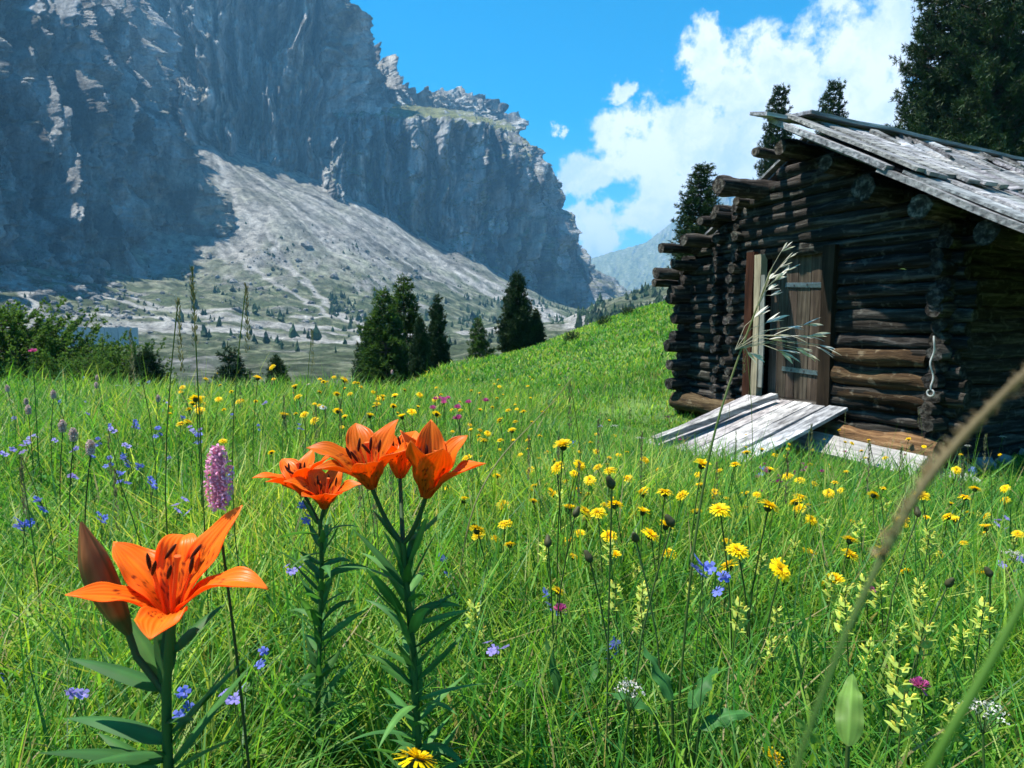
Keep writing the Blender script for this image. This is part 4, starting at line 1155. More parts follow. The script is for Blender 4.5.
def blades(mb, X, Y, r, hscale, w, clump=True, cols=G_COL, curve=(.2, .9), hvar=.35):
    a, b = hut_ab(X, Y)
    keep = ~((np.abs(a) < 1.75) & (b > -.02) & (b < 5.4)) & ~((np.abs(a + .08) < .6) & (b > -1.72) & (b < .1)) & ~((np.abs(a - 1) < .8) & (b > -.62) & (b < 0))
    dens = fbm(X * .9, Y * .9, 7, 3)
    keep &= gg.random(len(X)) < np.clip(.8 + .6 * dens, .25, 1)
    X, Y, r, w = X[keep], Y[keep], r[keep], (w[keep] if np.ndim(w) else w)
    n = len(X)
    Z = ground(X, Y) - .01
    h = grass_height(X, Y, r) * hscale * np.clip(gg.lognormal(-.05, hvar, n), .35, 1.9) * near_lily(X, Y)
    ph = gg.uniform(0, 2 * PI, n)
    lean = ph + gg.normal(0, .6, n) + PI / 2
    c = gg.uniform(*curve, n) * h
    t = np.array([0, .35, .7, 1.0])
    side = np.stack([np.cos(ph), np.sin(ph), 0 * ph], -1)
    ld = np.stack([np.cos(lean), np.sin(lean), 0 * ph], -1)
    root = np.stack([X, Y, Z], -1)
    wv = (w * gg.uniform(.6, 1.5, n)) if np.ndim(w) or True else w
    V = np.empty((n, 7, 3))
    for k, tt in enumerate(t):
        p = root + ld * (c * tt ** 2)[:, None]
        p[:, 2] += h * (tt - .32 * tt * tt * (c / np.maximum(h, 1e-6)))
        ww = wv * (.75, 1.0, .7, 0)[k] * .5
        if k < 3:
            V[:, 2 * k] = p - side * ww[:, None]; V[:, 2 * k + 1] = p + side * ww[:, None]
        else: V[:, 6] = p
    tone_ = fbm(X * .6, Y * .6, 21, 3)
    ci = gg.integers(0, len(cols), n)
    C = cols[ci] * np.exp(gg.normal(0, .18, (n, 1))) * (1 + .30 * tone_)[:, None]
    C[:, 0] *= 1 + .35 * tone_
    dry = gg.random(n) < .045
    C[dry] = np.array((.34, .29, .13))
    base = np.arange(n) * 7
    q = np.concatenate([np.stack([base, base + 1, base + 3, base + 2], -1), np.stack([base + 2, base + 3, base + 5, base + 4], -1)])
    tr = np.stack([base + 4, base + 5, base + 6], -1)
    mb.add(V.reshape(-1, 3), q, tr, np.repeat(np.clip(C, .004, 1), 7, 0))
gmb = MB()
for (n, r0, r1, w) in ((24000, .42, 1.1, .0046), (60000, 1.0, 2.4, .0060), (95000, 2.2, 4.6, .0074), (110000, 4.4, 8.5, .0095)):
    X, Y, r = field(n, r0, r1); blades(gmb, X, Y, r, .88, w, hvar=.42)
X, Y, r = field(70000, 8.3, 13); blades(gmb, X, Y, r, 1.0, .013)
X, Y, r = field(120000, 12, 34, -14, 30); blades(gmb, X, Y, r, .8, .012 + r * .0012)
# taller thin grass
for (n, r0, r1, w) in ((1200, .6, 1.6, .0024), (3500, 1.5, 3.5, .003), (6000, 3.2, 8.8, .0045)):
    X, Y, r = field(n, r0, r1); blades(gmb, X, Y, r, 1.45, w, curve=(.05, .5), hvar=.2)
tag(gmb.build('meadow_grass', M_GRASS, smooth=False), 'dense green grass covering the whole flowering meadow', kind='stuff')

# broad herb leaves between the grass
hmb = MB()
def herbs(n, r0, r1, Ln, W, a0=-56, a1=56):
    X, Y, r = field(n, r0, r1, a0, a1)
    a, b = hut_ab(X, Y)
    ok = ~((np.abs(a) < 2.0) & (b > -1.8) & (b < 5.4))
    X, Y, r = X[ok], Y[ok], r[ok]; n = len(X)
    clump = fbm(X * 1.4, Y * 1.4, 40, 3)
    ok = gg.random(n) < np.clip(.4 + 1.2 * clump, .05, 1); X, Y, r = X[ok], Y[ok], r[ok]; n = len(X)
    Z = ground(X, Y) + grass_height(X, Y, r) * gg.uniform(.05, .72, n) * near_lily(X, Y)
    az = gg.uniform(0, 2 * PI, n); el = gg.uniform(-.1, 1.0, n)
    d = np.stack([np.cos(el) * np.cos(az), np.cos(el) * np.sin(az), np.sin(el)], -1); d2 = np.stack([np.cos(el - .7) * np.cos(az), np.cos(el - .7) * np.sin(az), np.sin(el - .7)], -1)
    s = np.stack([-np.sin(az), np.cos(az), 0 * az], -1); up = np.cross(d, s)
    l = Ln * gg.lognormal(0, .3, n)[:, None]; w = W * gg.lognormal(0, .25, n)[:, None]
    p = np.stack([X, Y, Z], -1)
    V = np.empty((n, 8, 3)); m1 = p + d * l * .35; m2 = m1 + (d + d2) * .5 * l * .35
    V[:, 0] = p; V[:, 1] = m1 - s * w * .5 + up * w * .12; V[:, 2] = m1; V[:, 3] = m1 + s * w * .5 + up * w * .12
    V[:, 4] = m2 - s * w * .38 + up * w * .1; V[:, 5] = m2; V[:, 6] = m2 + s * w * .38 + up * w * .1; V[:, 7] = m2 + d2 * l * .3
    bs = np.arange(n) * 8
    q = np.concatenate([np.stack([bs + i for i in f], -1) for f in ((1, 2, 5, 4), (2, 3, 6, 5))])
    tr = np.concatenate([np.stack([bs + i for i in f], -1) for f in ((0, 2, 1), (0, 3, 2), (4, 5, 7), (5, 6, 7))])
    C = np.array([(.10, .28, .032), (.065, .21, .04), (.18, .33, .045)])[gg.integers(0, 3, n)] * np.exp(gg.normal(0, .2, (n, 1)))
    hmb.add(V.reshape(-1, 3), q, tr, np.repeat(C, 8, 0))
herbs(6500, .55, 1.3, .042, .015); herbs(30000, 1.1, 3, .042, .016); herbs(42000, 2.8, 8, .055, .022)
herbs(300, .6, 1.7, .12, .03, -8, 50); herbs(700, .8, 2.6, .09, .024)
tag(hmb.build('meadow_herbs', M_LEAF), 'small broad leaves of low herbs filling the gaps in the grass', kind='stuff')

# ================================================================== flower kinds, one prototype each
def strap_head(R, layers, n0, col, col2, up0=.15, seed=0, strap=.16, back=True):
    g = np.random.default_rng(seed); m = MB()
    for l in range(layers):
        n = int(n0 * (1 - .12 * l)); el = up0 + l * (1.15 / max(layers, 1))
        Ls = R * (1 - .17 * l)
        for i in range(n):
            az = 2 * PI * (i + .5 * (l % 2)) / n + g.normal(0, .06)
            e = el + g.normal(0, .10); lk = Ls * g.uniform(.86, 1.08)
            c = np.array(col) * (1 - l / layers) + np.array(col2) * (l / layers)
            leaf_strap(m, az, e, lk, R * strap, c * g.uniform(.88, 1.08))
    return m
def leaf_strap(m, az, el, Ln, W, col, z0=0.0, r0=.0015, bend=-.35):
    t = np.array([0, .5, .92, 1.0]); e = el + bend * t
    d = np.stack([np.cos(e) * math.cos(az), np.cos(e) * math.sin(az), np.sin(e)], -1)
    p0 = np.array([math.cos(az) * r0, math.sin(az) * r0, z0])
    c = p0 + d * (t * Ln)[:, None]
    s = np.array([-math.sin(az), math.cos(az), 0])
    w = W * np.array([.45, .9, 1.0, .55]) / 2
    V = np.stack([c - s * w[:, None], c + s * w[:, None]], 1)
    m.grid(V, col)
def stem_mb(h, r, col=(.07, .14, .035), bend=.02, seed=0):
    t = np.linspace(0, 1, 8); m = MB()
    m.tube(np.stack([bend * np.sin(t * PI) * math.cos(seed), bend * np.sin(t * PI) * math.sin(seed), h * t], -1), np.linspace(r * 1.15, r * .85, 8), 6, col)
    return m
YEL, YEL2 = (.93, .72, .006), (.94, .60, .004)
def proto_hawkbit(h, seed, R=.021):
    up0 = (.12, .30, .16, .72, .22)[seed % 5]; tl = (.15, .5, .75, .3, .6)[seed % 5]
    t = thing('hawkbit', 'yellow flower', 'flower', (0, 0, 0))
    stem_mb(h, .0017, (.06, .11, .03), .03, seed).build('stem', M_LEAF, t)
    hd = strap_head(R, 4, 24, YEL, YEL2, up0, seed).build('flower_head', M_PETAL, t, smooth=False, loc=(0, 0, h))
    hd.rotation_euler = (tl, .22 * math.cos(seed * 1.7), 0)
    cal = MB(); tt = np.linspace(0, 1, 6); cal.tube(np.stack([0 * tt, 0 * tt, -.011 + .0125 * tt], -1), R * np.array([.12, .30, .36, .36, .40, .42]), 9, (.035, .06, .02)); cal.build('calyx', M_LEAF, hd)
    return t
def proto_daisy(h, seed, R=.018):
    t = thing('white_daisy', 'white flower', 'flower', (0, 0, 0))
    stem_mb(h, .0014, bend=.03, seed=seed).build('stem', M_LEAF, t)
    hd = strap_head(R, 1, 19, (.80, .80, .78), (.8, .8, .78), .12, seed, .2).build('flower_head', M_PETAL, t, smooth=False, loc=(0, 0, h)); hd.rotation_euler = (.5, .1, 0)
    d = MB(); tt = np.linspace(0, 1, 5); d.tube(np.stack([0 * tt, 0 * tt, .006 * tt], -1), R * .34 * np.array([1, 1, .9, .6, .1]), 9, (.75, .45, .01)); d.build('disc', M_PETAL, hd)
    return t
def proto_blue(h, seed):
    """loose spray of five-petalled blue-violet bells"""
    g = np.random.default_rng(seed)
    t = thing('bluebell', 'blue flower', 'flower', (0, 0, 0))
    st = stem_mb(h, .0014, bend=.03, seed=seed)
    fls = []; n = 3 + seed % 3
    for i in range(n):
        a = g.uniform(0, 6.28); hh = h * g.uniform(.90, 1.02); rr = .014 + .016 * g.random()
        c = np.array([rr * math.cos(a), rr * math.sin(a), hh])
        st.tube(np.array([[0, 0, hh - .03], c * [.6, .6, 1] - [0, 0, .008], c]), .0008, 4, (.07, .13, .04))
        M_ = np.array(Matrix.Rotation(g.uniform(-.9, .9), 3, 'X') @ Matrix.Rotation(g.uniform(-.9, .9), 3, 'Y'))
        colr = np.array((.16, .20, .66)) if seed % 2 else np.array((.30, .26, .64))
        pm_ = MB()
        for k in range(5): leaf_strap(pm_, 2 * PI * k / 5, .75, .0155 * g.uniform(.9, 1.1), .0115, colr * g.uniform(.85, 1.15), bend=-.55)
        V = np.concatenate(pm_.V) @ M_.T + c
        fl = MB(); fl.add(V, np.concatenate(pm_.Q), None, np.concatenate(pm_.C)); fls.append(fl)
    st.build('stem', M_LEAF, t)
    for fl in fls: fl.build('floret', M_PETAL, t, smooth=False)
    return t
def proto_bistort(h, seed, Ls=.050, R=.0098, col=(.82, .34, .58), col2=(.88, .56, .72)):
    g = np.random.default_rng(seed)
    t = thing('bistort', 'pink flower spike', 'flower', (0, 0, 0))
    stem_mb(h - Ls, .0014, (.06, .09, .035), .02, seed).build('stem', M_LEAF, t)
    m = MB(); n = 330
    core = np.linspace(0, 1, 7); m.tube(np.stack([0 * core, 0 * core, h - Ls + core * Ls], -1), R * .55 * np.array([.4, .9, 1, 1, .9, .7, .2]), 8, np.array(col) * .6)
    for i in range(n):
        f = (i + g.random()) / n; a = i * 2.39996
        rr = R * (1 - .55 * abs(2 * f - .9) ** 2.6) * g.uniform(.72, 1.05)
        p = np.array([rr * math.cos(a), rr * math.sin(a), h - Ls + f * Ls])
        s_ = R * .22 * g.uniform(.7, 1.3); q = g.normal(size=(4, 3)); q /= np.linalg.norm(q, axis=1)[:, None]
        w = g.random(); cl = np.array(col) * (1 - w) + np.array(col2) * w
        m.add(p + q * s_, None, [(0, 1, 2), (0, 2, 3), (0, 3, 1), (1, 3, 2)], cl * g.uniform(.8, 1.15))
    m.build('flower_spike', M_PETAL, t, smooth=False)
    return t
def proto_clover(h, seed, col=(.50, .10, .30), R=.012):
    g = np.random.default_rng(seed)
    t = thing('clover', 'purple flower', 'flower', (0, 0, 0))
    stem_mb(h, .0013, bend=.02, seed=seed).build('stem', M_LEAF, t)
    m = MB()
    for i in range(70):
        d = g.normal(size=3); d[2] = abs(d[2]) * .9 - .15; d /= np.linalg.norm(d)
        az, el = math.atan2(d[1], d[0]), math.asin(d[2])
        leaf_strap(m, az, el, R * g.uniform(.85, 1.15), R * .28, np.array(col) * g.uniform(.7, 1.4), bend=.3)
    m.build('flower_head', M_PETAL, t, smooth=False, loc=(0, 0, h))
    return t
def proto_rattle(h, seed):
    """yellow rattle: pale green toothed bracts with small yellow lipped flowers up a spike"""
    g = np.random.default_rng(seed)
    t = thing('yellow_rattle', 'yellow-green flower', 'flower', (0, 0, 0))
    stem_mb(h, .0016, (.10, .15, .04), .02, seed).build('stem', M_LEAF, t)
    lv, fl = MB(), MB()
    for i in range(5):
        z = h * (.80 + .20 * i / 5); a = i * PI / 2 + g.normal(0, .2)
        for s_ in (0, PI):
            leaf_blade(lv, (0, 0, z), a + s_, .75, .028 * (1.15 - .06 * i), .018 * (1.1 - .05 * i), .8, np.array((.33, .42, .08)) * g.uniform(.8, 1.2), nt=6, ns=3)
            p = np.array([math.cos(a + s_) * .010, math.sin(a + s_) * .010, z + .006])
            e = p + np.array([math.cos(a + s_) * .007, math.sin(a + s_) * .007, .010])
            fl.tube(np.array([p, (p + e) / 2 + [0, 0, .002], e]), np.array([.0014, .0026, .0010]), 6, np.array((.74, .66, .10)) * g.uniform(.85, 1.1))
    lv.V += fl.V; lv.C += fl.C; lv.Q += [q + lv.n for q in fl.Q]; lv.qm += fl.qm; lv.T += [q + lv.n for q in fl.T]; lv.tm += fl.tm
    lv.build('flower_spike', M_LEAF, t)
    return t
def proto_bud(h, seed, col=(.085, .085, .04)):
    t = thing('flower_bud', 'closed bud', 'flower bud', (0, 0, 0))
    stem_mb(h, .0014, (.10, .15, .05), .05, seed).build('stem', M_LEAF, t)
    m = MB(); tt = np.linspace(0, 1, 8)
    p = np.stack([0 * tt, 0 * tt, -.004 + .021 * tt], -1)
    m.tube(p, .0062 * np.array([.3, .8, 1, 1, .88, .7, .62, .2]), 9, col, jitter=.2, seed=seed)
    b = m.build('bud', M_LEAF, t, loc=(0, 0, h)); b.rotation_euler = (.5 * math.sin(seed), .6 * math.cos(seed), 0)
    return t
def proto_umbel(h, seed, col=(.74, .74, .68)):
    g = np.random.default_rng(seed)
    t = thing('white_umbel', 'white flower', 'flower', (0, 0, 0))
    st = stem_mb(h - .03, .0016, bend=.02, seed=seed); fl = MB()
    for i in range(11):
        a = i * 2.4; rr = .021 * math.sqrt((i + .5) / 11)
        c = np.array([rr * math.cos(a), rr * math.sin(a), h - .006 * (rr / .02) ** 2])
        st.tube(np.array([[0, 0, h - .03], c]), .0006, 4, (.1, .16, .05))
        for k in range(9):
            d = g.normal(size=3) * .0035; q = g.normal(size=(4, 3)); q /= np.linalg.norm(q, axis=1)[:, None]
            fl.add(c + d * [1, 1, .4] + q * .0021, None, [(0, 1, 2), (0, 2, 3), (0, 3, 1), (1, 3, 2)], np.array(col) * g.uniform(.8, 1.1))
    st.build('stem', M_LEAF, t); fl.build('flower_head', M_PETAL, t, smooth=False)
    return t
def proto_stalk(h, seed, col=(.12, .12, .06), dense=True):
    g = np.random.default_rng(seed)
    t = thing('grass_stalk', 'tall grass stalk', 'grass', (0, 0, 0))
    stem_mb(h, .0012, (.13, .19, .05), .05, seed).build('stem', M_GRASS, t)
    m = MB()
    for i in range(90 if dense else 40):
        f = g.random(); z = h * (.78 + .22 * f); a = g.uniform(0, 6.28); rr = (.005 if dense else .018) * (1 - .7 * f) * g.random()
        leaf_blade(m, (rr * math.cos(a), rr * math.sin(a), z), a, 1.15, .010 if dense else .012, .0026, .2, np.array(col) * g.uniform(.7, 1.4), nt=4, ns=3)
    m.build('seed_head', M_DRY, t)
    return t

PH = {}
for i in range(5): PH['y', i] = (proto_hawkbit(.46, i + 1), .46)
for i in range(2): PH['d', i] = (proto_daisy(.42, i), .42)
for i in range(4): PH['b', i] = (proto_blue(.42, i + 4), .42)
for i in range(2): PH['p', i] = (proto_bistort(.56, i + 8), .56)
for i in range(2): PH['c', i] = (proto_clover(.32, i + 3), .32)
for i in range(2): PH['m', i] = (proto_clover(.20, i + 13, (.42, .07, .28), .011), .20)
for i in range(3): PH['r', i] = (proto_rattle(.38, i + 20), .38)
for i in range(3): PH['k', i] = (proto_bud(.46, i + 2), .46)
for i in range(2): PH['w', i] = (proto_umbel(.40, i + 30), .40)
for i in range(2): PH['g', i] = (proto_stalk(.62, i + 40), .62)
for i in range(2): PH['n', i] = (proto_bistort(.50, i + 50, .030, .0085, (.66, .46, .46), (.82, .72, .68)), .50)
used = {k: False for k in PH}
frr = random.Random(99)
def put(kind, u, v, label, group=None, Y=None, h=None, size=1.0):
    """a flower whose head shows at (u, v): Y fixes its distance, or h its height above the ground"""
    ks = [k for k in PH if k[0] == kind]; key = frr.choice(ks)
    root, h0 = PH[key]
    if Y is not None:
        p = at(u, v, Y)
    else:
        p = on_meadow(u, v, h if h else h0)
    zg = gz(p[0], p[1]) - .015
    hh = max(.06, p[2] - zg)
    loc = (p[0], p[1], zg)
    if not used[key]:
        used[key] = True; o = root; o.location = loc; o['label'] = label
        if group: o['group'] = group
    else:
        o = dup(root, loc, 0, 1, label, group)
        if group is None and 'group' in o: del o['group']
    # scale: head keeps its true size, the stem takes the height
    o.rotation_euler = (0, 0, frr.uniform(0, 6.28))
    o.scale = (size, size, size); k_ = hh / size
    for c in o.children:
        if c.name.startswith('stem'): c.scale = (1, 1, k_ / h0)
        elif kind in 'bprnwg': c.location = (0, 0, k_ - h0)
        else: c.location = (0, 0, k_)
    return o

# --- yellow heads picked out of the photograph: (u, v, apparent width)
big = [((417, 760), 52, 'big yellow flower head nearest the camera, at the bottom edge'),
       ((738, 550), 25, 'yellow flower below the purple-blue pair, largest of the mid meadow'),
       ((781, 570), 26, 'flat yellow flower just below and beside the largest mid-meadow one'),
       ((769, 506), 25, 'yellow flower with a smaller one touching its side, in front of the board'),
       ((795, 502), 15, 'small yellow flower touching a larger one in front of the board'),
       ((720, 509), 24, 'flat wide yellow flower above the purple-blue pair'),
       ((665, 492), 20, 'yellow flower beside a partly hidden one, before the ramp corner'),
       ((682, 495), 15, 'half-hidden yellow flower tucked beside another before the ramp corner'),
       ((669, 553), 18, 'ragged yellow flower on a dark stem among green buds'),
       ((563, 446), 20, 'yellow flower on a thin dark stalk right of the orange lilies'),
       ((580, 465), 15, 'yellow flower slightly below the one on the thin dark stalk'),
       ((557, 467), 17, 'yellow flower just left of the one lying below the thin dark stalk'),
       ((702, 465), 18, 'yellow flower at the lower edge of the ramp'),
       ((735, 464), 13, 'flat yellow flower right below the ramp corner'),
       ((697, 512), 14, 'small yellow flower left of the flat wide one'),
       ((634, 514), 13, 'yellow flower left of the dark bud stalk'),
       ((598, 512), 19, 'pair-like yellow flower lying sideways in the grass'),
       ((874, 495), 14, 'yellow flower before the pale board under the orange sill log'),
       ((922, 495), 17, 'yellow flower with a brown bud below it, under the blurred grass stem'),
       ((882, 556), 15, 'orange-yellow flower standing alone below the blurred stem'),
       ((965, 497), 14, 'yellow flower in the grass under the dark side wall'),
       ((975, 489), 12, 'yellow flower just above another, near the hut stones'),
       ((957, 470), 10, 'small yellow flower at the foot of the near hut corner'),
       ((985, 516), 11, 'yellow flower below the hut stones, right part of the meadow'),
       ((985, 534), 12, 'dark stemmed yellow flower right of the blurred stem'),
       ((829, 493), 12, 'small yellow flower below the end of the pale board'),
       ((941, 555), 10, 'small yellow flower low in the grass at right'),
       ((773, 757), 26, 'yellow flower cut by the bottom edge beside the broad leaf'),
       ((645, 460), 11, 'small yellow flower beside the lower ramp corner'),
       ((658, 470), 10, 'small yellow flower just under the ramp tip'),
       ((345, 380), 16, 'bright yellow flower cluster on the meadow crest above the lilies'),
       ((258, 378), 11, 'yellow flower on the crest left of the lilies'),
       ((196, 399), 14, 'yellow flower on the crest beside the tall grass stalks'),
       ((272, 367), 10, 'topmost yellow flower of the left crest')]
for (uv, w, lab) in big:
    Yd = .044 * F / w; size = 1.0
    if uv[1] < 400: Yd = min(Yd, 3.9)
    p = at(uv[0], uv[1], Yd)
    if p[2] - gz(p[0], p[1]) > .66:
        q = on_meadow(uv[0], uv[1], .60); size = min(1.5, q[1] / Yd); Yd = q[1]
    elif p[2] - gz(p[0], p[1]) < .22:
        q = on_meadow(uv[0], uv[1], .24); size = max(.6, q[1] / Yd); Yd = q[1]
    put('y', uv[0], uv[1], lab, 'yellow hawkbit flowers of the meadow', Y=Yd, size=size)
ysm = [(206, 379), (201, 399), (189, 409), (200, 410), (260, 373), (295, 387), (298, 397), (320, 379), (320, 392), (337, 394), (350, 394), (361, 387), (377, 405), (394, 406), (338, 411), (395, 396), (334, 377), (284, 416), (370, 416),
       (366, 372), (405, 390), (435, 399), (402, 417), (437, 414), (412, 412), (515, 405), (508, 410), (497, 398), (500, 440), (520, 455), (540, 436), (548, 452), (497, 476), (530, 470), (615, 505), (643, 512), (585, 511), (610, 470), (590, 480), (628, 478), (700, 486), (745, 495), (812, 520), (850, 540), (902, 520), (1005, 500), (955, 520), (775, 455), (800, 480), (420, 395), (470, 425), (484, 440), (385, 430), (480, 410), (520, 412), (528, 440), (460, 410)]
for (u, v) in ysm:
    left = u < 460
    put('y', u, v, 'small yellow flower among many on the crest of the meadow' if left else 'small yellow flower scattered in the grass between lilies and hut', 'small yellow flowers on the crest' if left else 'small yellow flowers before the hut', h=frr.uniform(.38, .5) if left else frr.uniform(.30, .42), size=frr.uniform(1.0, 1.4) if left else frr.uniform(.8, 1.1))
for i in range(140):
    u, v = frr.uniform(430, 1020), frr.triangular(420, 600, 450)
    put('y', u, v, 'small yellow flower scattered in the grass between lilies and hut', 'small yellow flowers before the hut', h=frr.uniform(.25, .4), size=frr.uniform(.5, 1.15))

for i in range(75):
    u, v = frr.uniform(170, 560), frr.triangular(368, 455, 390)
    put('y', u, v, 'small yellow flower among many on the crest of the meadow' if u < 460 else 'small yellow flower scattered in the grass between lilies and hut', 'small yellow flowers on the crest' if u < 460 else 'small yellow flowers before the hut', h=frr.uniform(.36, .5), size=frr.uniform(.55, 1.25))
# --- blue ones
for (u, v, Yd, lab) in ((704, 562, .75, 'upper flower of the soft purple-blue pair right of the broad leaves'), (713, 579, .74, 'lower flower of the soft purple-blue pair right of the broad leaves'), (497, 645, .95, 'dark violet flower low in the grass right of the lily stems'),
                        (256, 656, .95, 'blue flower below the near open lily petals'), (295, 566, 1.15, 'vivid blue flower left of the lily stems'), (189, 699, .75, 'blue flower behind the stem of the near lily'), (235, 690, .78, 'pale blue flower cluster right of the near lily stem'),
                        (101, 515, 1.4, 'blue flower just above the brown lily bud'), (311, 508, 1.0, 'blue flower right beneath the smaller lilies'), (3, 665, 1.0, 'blue flower at the picture edge beside the lily bud'), (75, 680, .8, 'mauve flower cluster under the lily bud')):
    put('b', u, v, lab, 'blue-violet meadow flowers', Y=Yd, size=.5)
bl = [(84, 377), (139, 384), (148, 381), (134, 388), (108, 425), (115, 424), (134, 422), (94, 450), (110, 460), (129, 458), (141, 464), (84, 461), (5, 448), (19, 445), (32, 436), (11, 473), (121, 474), (57, 436), (89, 450), (127, 460), (261, 426), (194, 436), (132, 424), (280, 432), (70, 470), (45, 500), (25, 520), (180, 405), (230, 415), (160, 430), (60, 400), (205, 445), (265, 400), (300, 425), (15, 415), (95, 400), (150, 480), (170, 455), (230, 470), (40, 465), (100, 440), (128, 440), (75, 445)]
for i, (u, v) in enumerate(bl[::2] + bl[1::4]):
    put('b', u, v, 'small blue-violet flower sprinkled over the grass left of the lilies', 'small blue flowers left of the lilies', h=frr.uniform(.36, .48), size=frr.uniform(.45, .8))
for i in range(10):
    put('b', frr.uniform(0, 330), frr.uniform(395, 520), 'small blue-violet flower sprinkled over the grass left of the lilies', 'small blue flowers left of the lilies', h=frr.uniform(.3, .42), size=frr.uniform(.5, .8))
for (u, v) in ((555, 595), (620, 640), (970, 468), (600, 425), (575, 440), (450, 560), (760, 470), (1000, 520), (1010, 560)):
    put('b', u, v, 'small blue flower lost in the grass between lilies and hut', 'small blue flowers before the hut', h=.3, size=.8)
# --- pink
put('p', 217, 446, 'tall pink bottlebrush flower spike standing behind the near lily', None, Y=.50)
bis = PH['p', 0][0] if used['p', 0] else PH['p', 1][0]
for (u, v, lab) in ((33, 352, 'pink rounded flower head above the bushes at left'),):
    put('c', u, v, lab, None, Y=2.6, size=1.3)
for (u, v) in ((96, 382), (7, 385), (53, 390), (28, 405), (97, 375), (26, 398), (73, 428), (90, 440), (361, 364), (392, 370), (158, 395), (62, 420), (300, 350)):
    put('n', u, v, 'pale pinkish faded flower spike among the blue flowers', 'faded bistort spikes of the left meadow', h=frr.uniform(.5, .6), size=1.3)
for i in range(11):
    put('c', frr.gauss(455, 14), frr.gauss(405, 6), 'pink-mauve flower in the patch right of the lily crown', 'pink flowers on the crest right of the lilies', h=.46, size=frr.uniform(1.4, 2.0))
for i in range(24):
    put('m', frr.gauss(782, 20), frr.gauss(474, 8), 'purple-magenta flower in the dark patch below the ramp', 'magenta flowers below the ramp', h=frr.uniform(.26, .36), size=1.1)
for (u, v, lab) in ((870, 592, 'pink clover head left of the pale bracts'), (920, 686, 'pink clover head low at the right'), (905, 455, 'pink clover head before the dark side wall'), (845, 452, 'pink clover head in front of the orange sill log'), (680, 440, 'pink clover head beside the ramp tip'), (560, 610, 'brownish clover head between the dark buds')):
    put('c', u, v, lab, None, h=.34)
# --- white
for (u, v, lab, k, s) in ((323, 407, 'white daisy on the crest above the smaller lilies', 'd', 1.4), (308, 384, 'white daisy high on the crest among yellow flowers', 'd', 1.2), (615, 425, 'white umbel on the shady grass left of the ramp', 'w', 1.2), (640, 437, 'white umbel next to the ramp edge', 'w', 1.2), (1015, 552, 'white fluffy flower at the edge of the picture under the hut stones', 'w', 1), (985, 705, 'big whitish flower head in the lower corner grass', 'w', .9),
                          (985, 425, 'white flower in the shade of the side wall, upper one', 'w', 1.3), (1003, 436, 'white flower in the shade of the side wall, lower one', 'w', 1.3), (968, 445, 'white flower leaning at the hut corner stones', 'w', 1.1), (630, 685, 'whitish withered flower low between broad leaves', 'w', .8), (118, 385, 'dull white umbel in front of the bushes', 'w', 1.2), (30, 372, 'white umbel against the light green bushes', 'w', 1.2)):
    put('%s' % k, u, v, lab, None, h=.36 if v < 600 else .45, size=s)
# --- yellow rattle
rt = [(845, 600), (905, 715), (880, 580), (960, 660), (925, 620), (850, 680), (832, 575), (800, 590), (920, 580), (950, 560), (985, 600), (1000, 640), (870, 640), (780, 620), (905, 690), (1010, 700), (740, 600), (700, 570), (560, 490), (545, 505), (610, 540), (575, 520), (860, 520), (905, 545), (930, 530), (890, 610), (955, 700), (843, 605), (900, 660)]
for (u, v) in rt[::2]:
    put('r', u, v, 'pale yellow-green bracted plant in the grass below the hut', 'yellow rattle plants below the hut', h=frr.uniform(.34, .46), size=.75)
for i in range(32):
    u, v = frr.uniform(470, 1020), frr.uniform(460, 640)
    put('r', u, v, 'pale yellow-green bracted plant in the grass below the hut', 'yellow rattle plants below the hut', h=frr.uniform(.26, .42), size=frr.uniform(.5, .8))
# --- buds and stalks
for (u, v, Yd, lab) in ((612, 486, .85, 'tall dark seed head on a straight stem in mid meadow'), (548, 545, 1.0, 'dark bud on a thin stem right of the lily crown'), (590, 560, .95, 'drooping green-brown bud beside the broad leaves'), (672, 524, .9, 'dark bud bending over beside the ragged yellow flower'), (948, 585, 1.0, 'green bud with a pale tip at the right'), (575, 515, 1.1, 'small dark bud under the yellow pair'), (918, 515, 1.2, 'brown bud right below a yellow flower'), (636, 540, 1.0, 'thin dark bud left of the ragged yellow flower'), (990, 575, 1.1, 'small dark bud at the edge grass')):
    put('k', u, v, lab, 'closed buds on thin stems', Y=Yd)
for (u, v, Yd, lab) in ((178, 300, 1.3, 'tall dark grass stalk crossing the boulder field, left of a pair'), (192, 266, 1.2, 'tallest dark grass stalk rising over the shaded cliff foot'), (246, 285, 1.4, 'thin tall grass stalk right of the pair over the scree'), (130, 330, 1.9, 'shorter grass stalk in front of the bushes'), (312, 330, 2.2, 'grass stalk over the gravel left of the conifer clump'), (570, 382, 2.0, 'leaning grass stalk with pale seeds before the green slope'), (745, 335, 2.4, 'grass stalk in front of the hut logs left of the door')):
    put('g', u, v, lab, 'tall grass stalks', Y=Yd, size=1.1)
for i in range(40):
    put('g', frr.uniform(0, 1020), frr.uniform(385, 470), 'thin seeding grass stalk standing out of the meadow', 'seeding grass stalks', h=frr.uniform(.5, .62), size=1.0)

# unused prototypes would sit under the camera: drop them
for k, f in used.items():
    if not f:
        r = PH[k][0]
        for c in list(r.children):
            for g_ in list(c.children): bpy.data.objects.remove(g_)
            bpy.data.objects.remove(c)
        bpy.data.objects.remove(r)

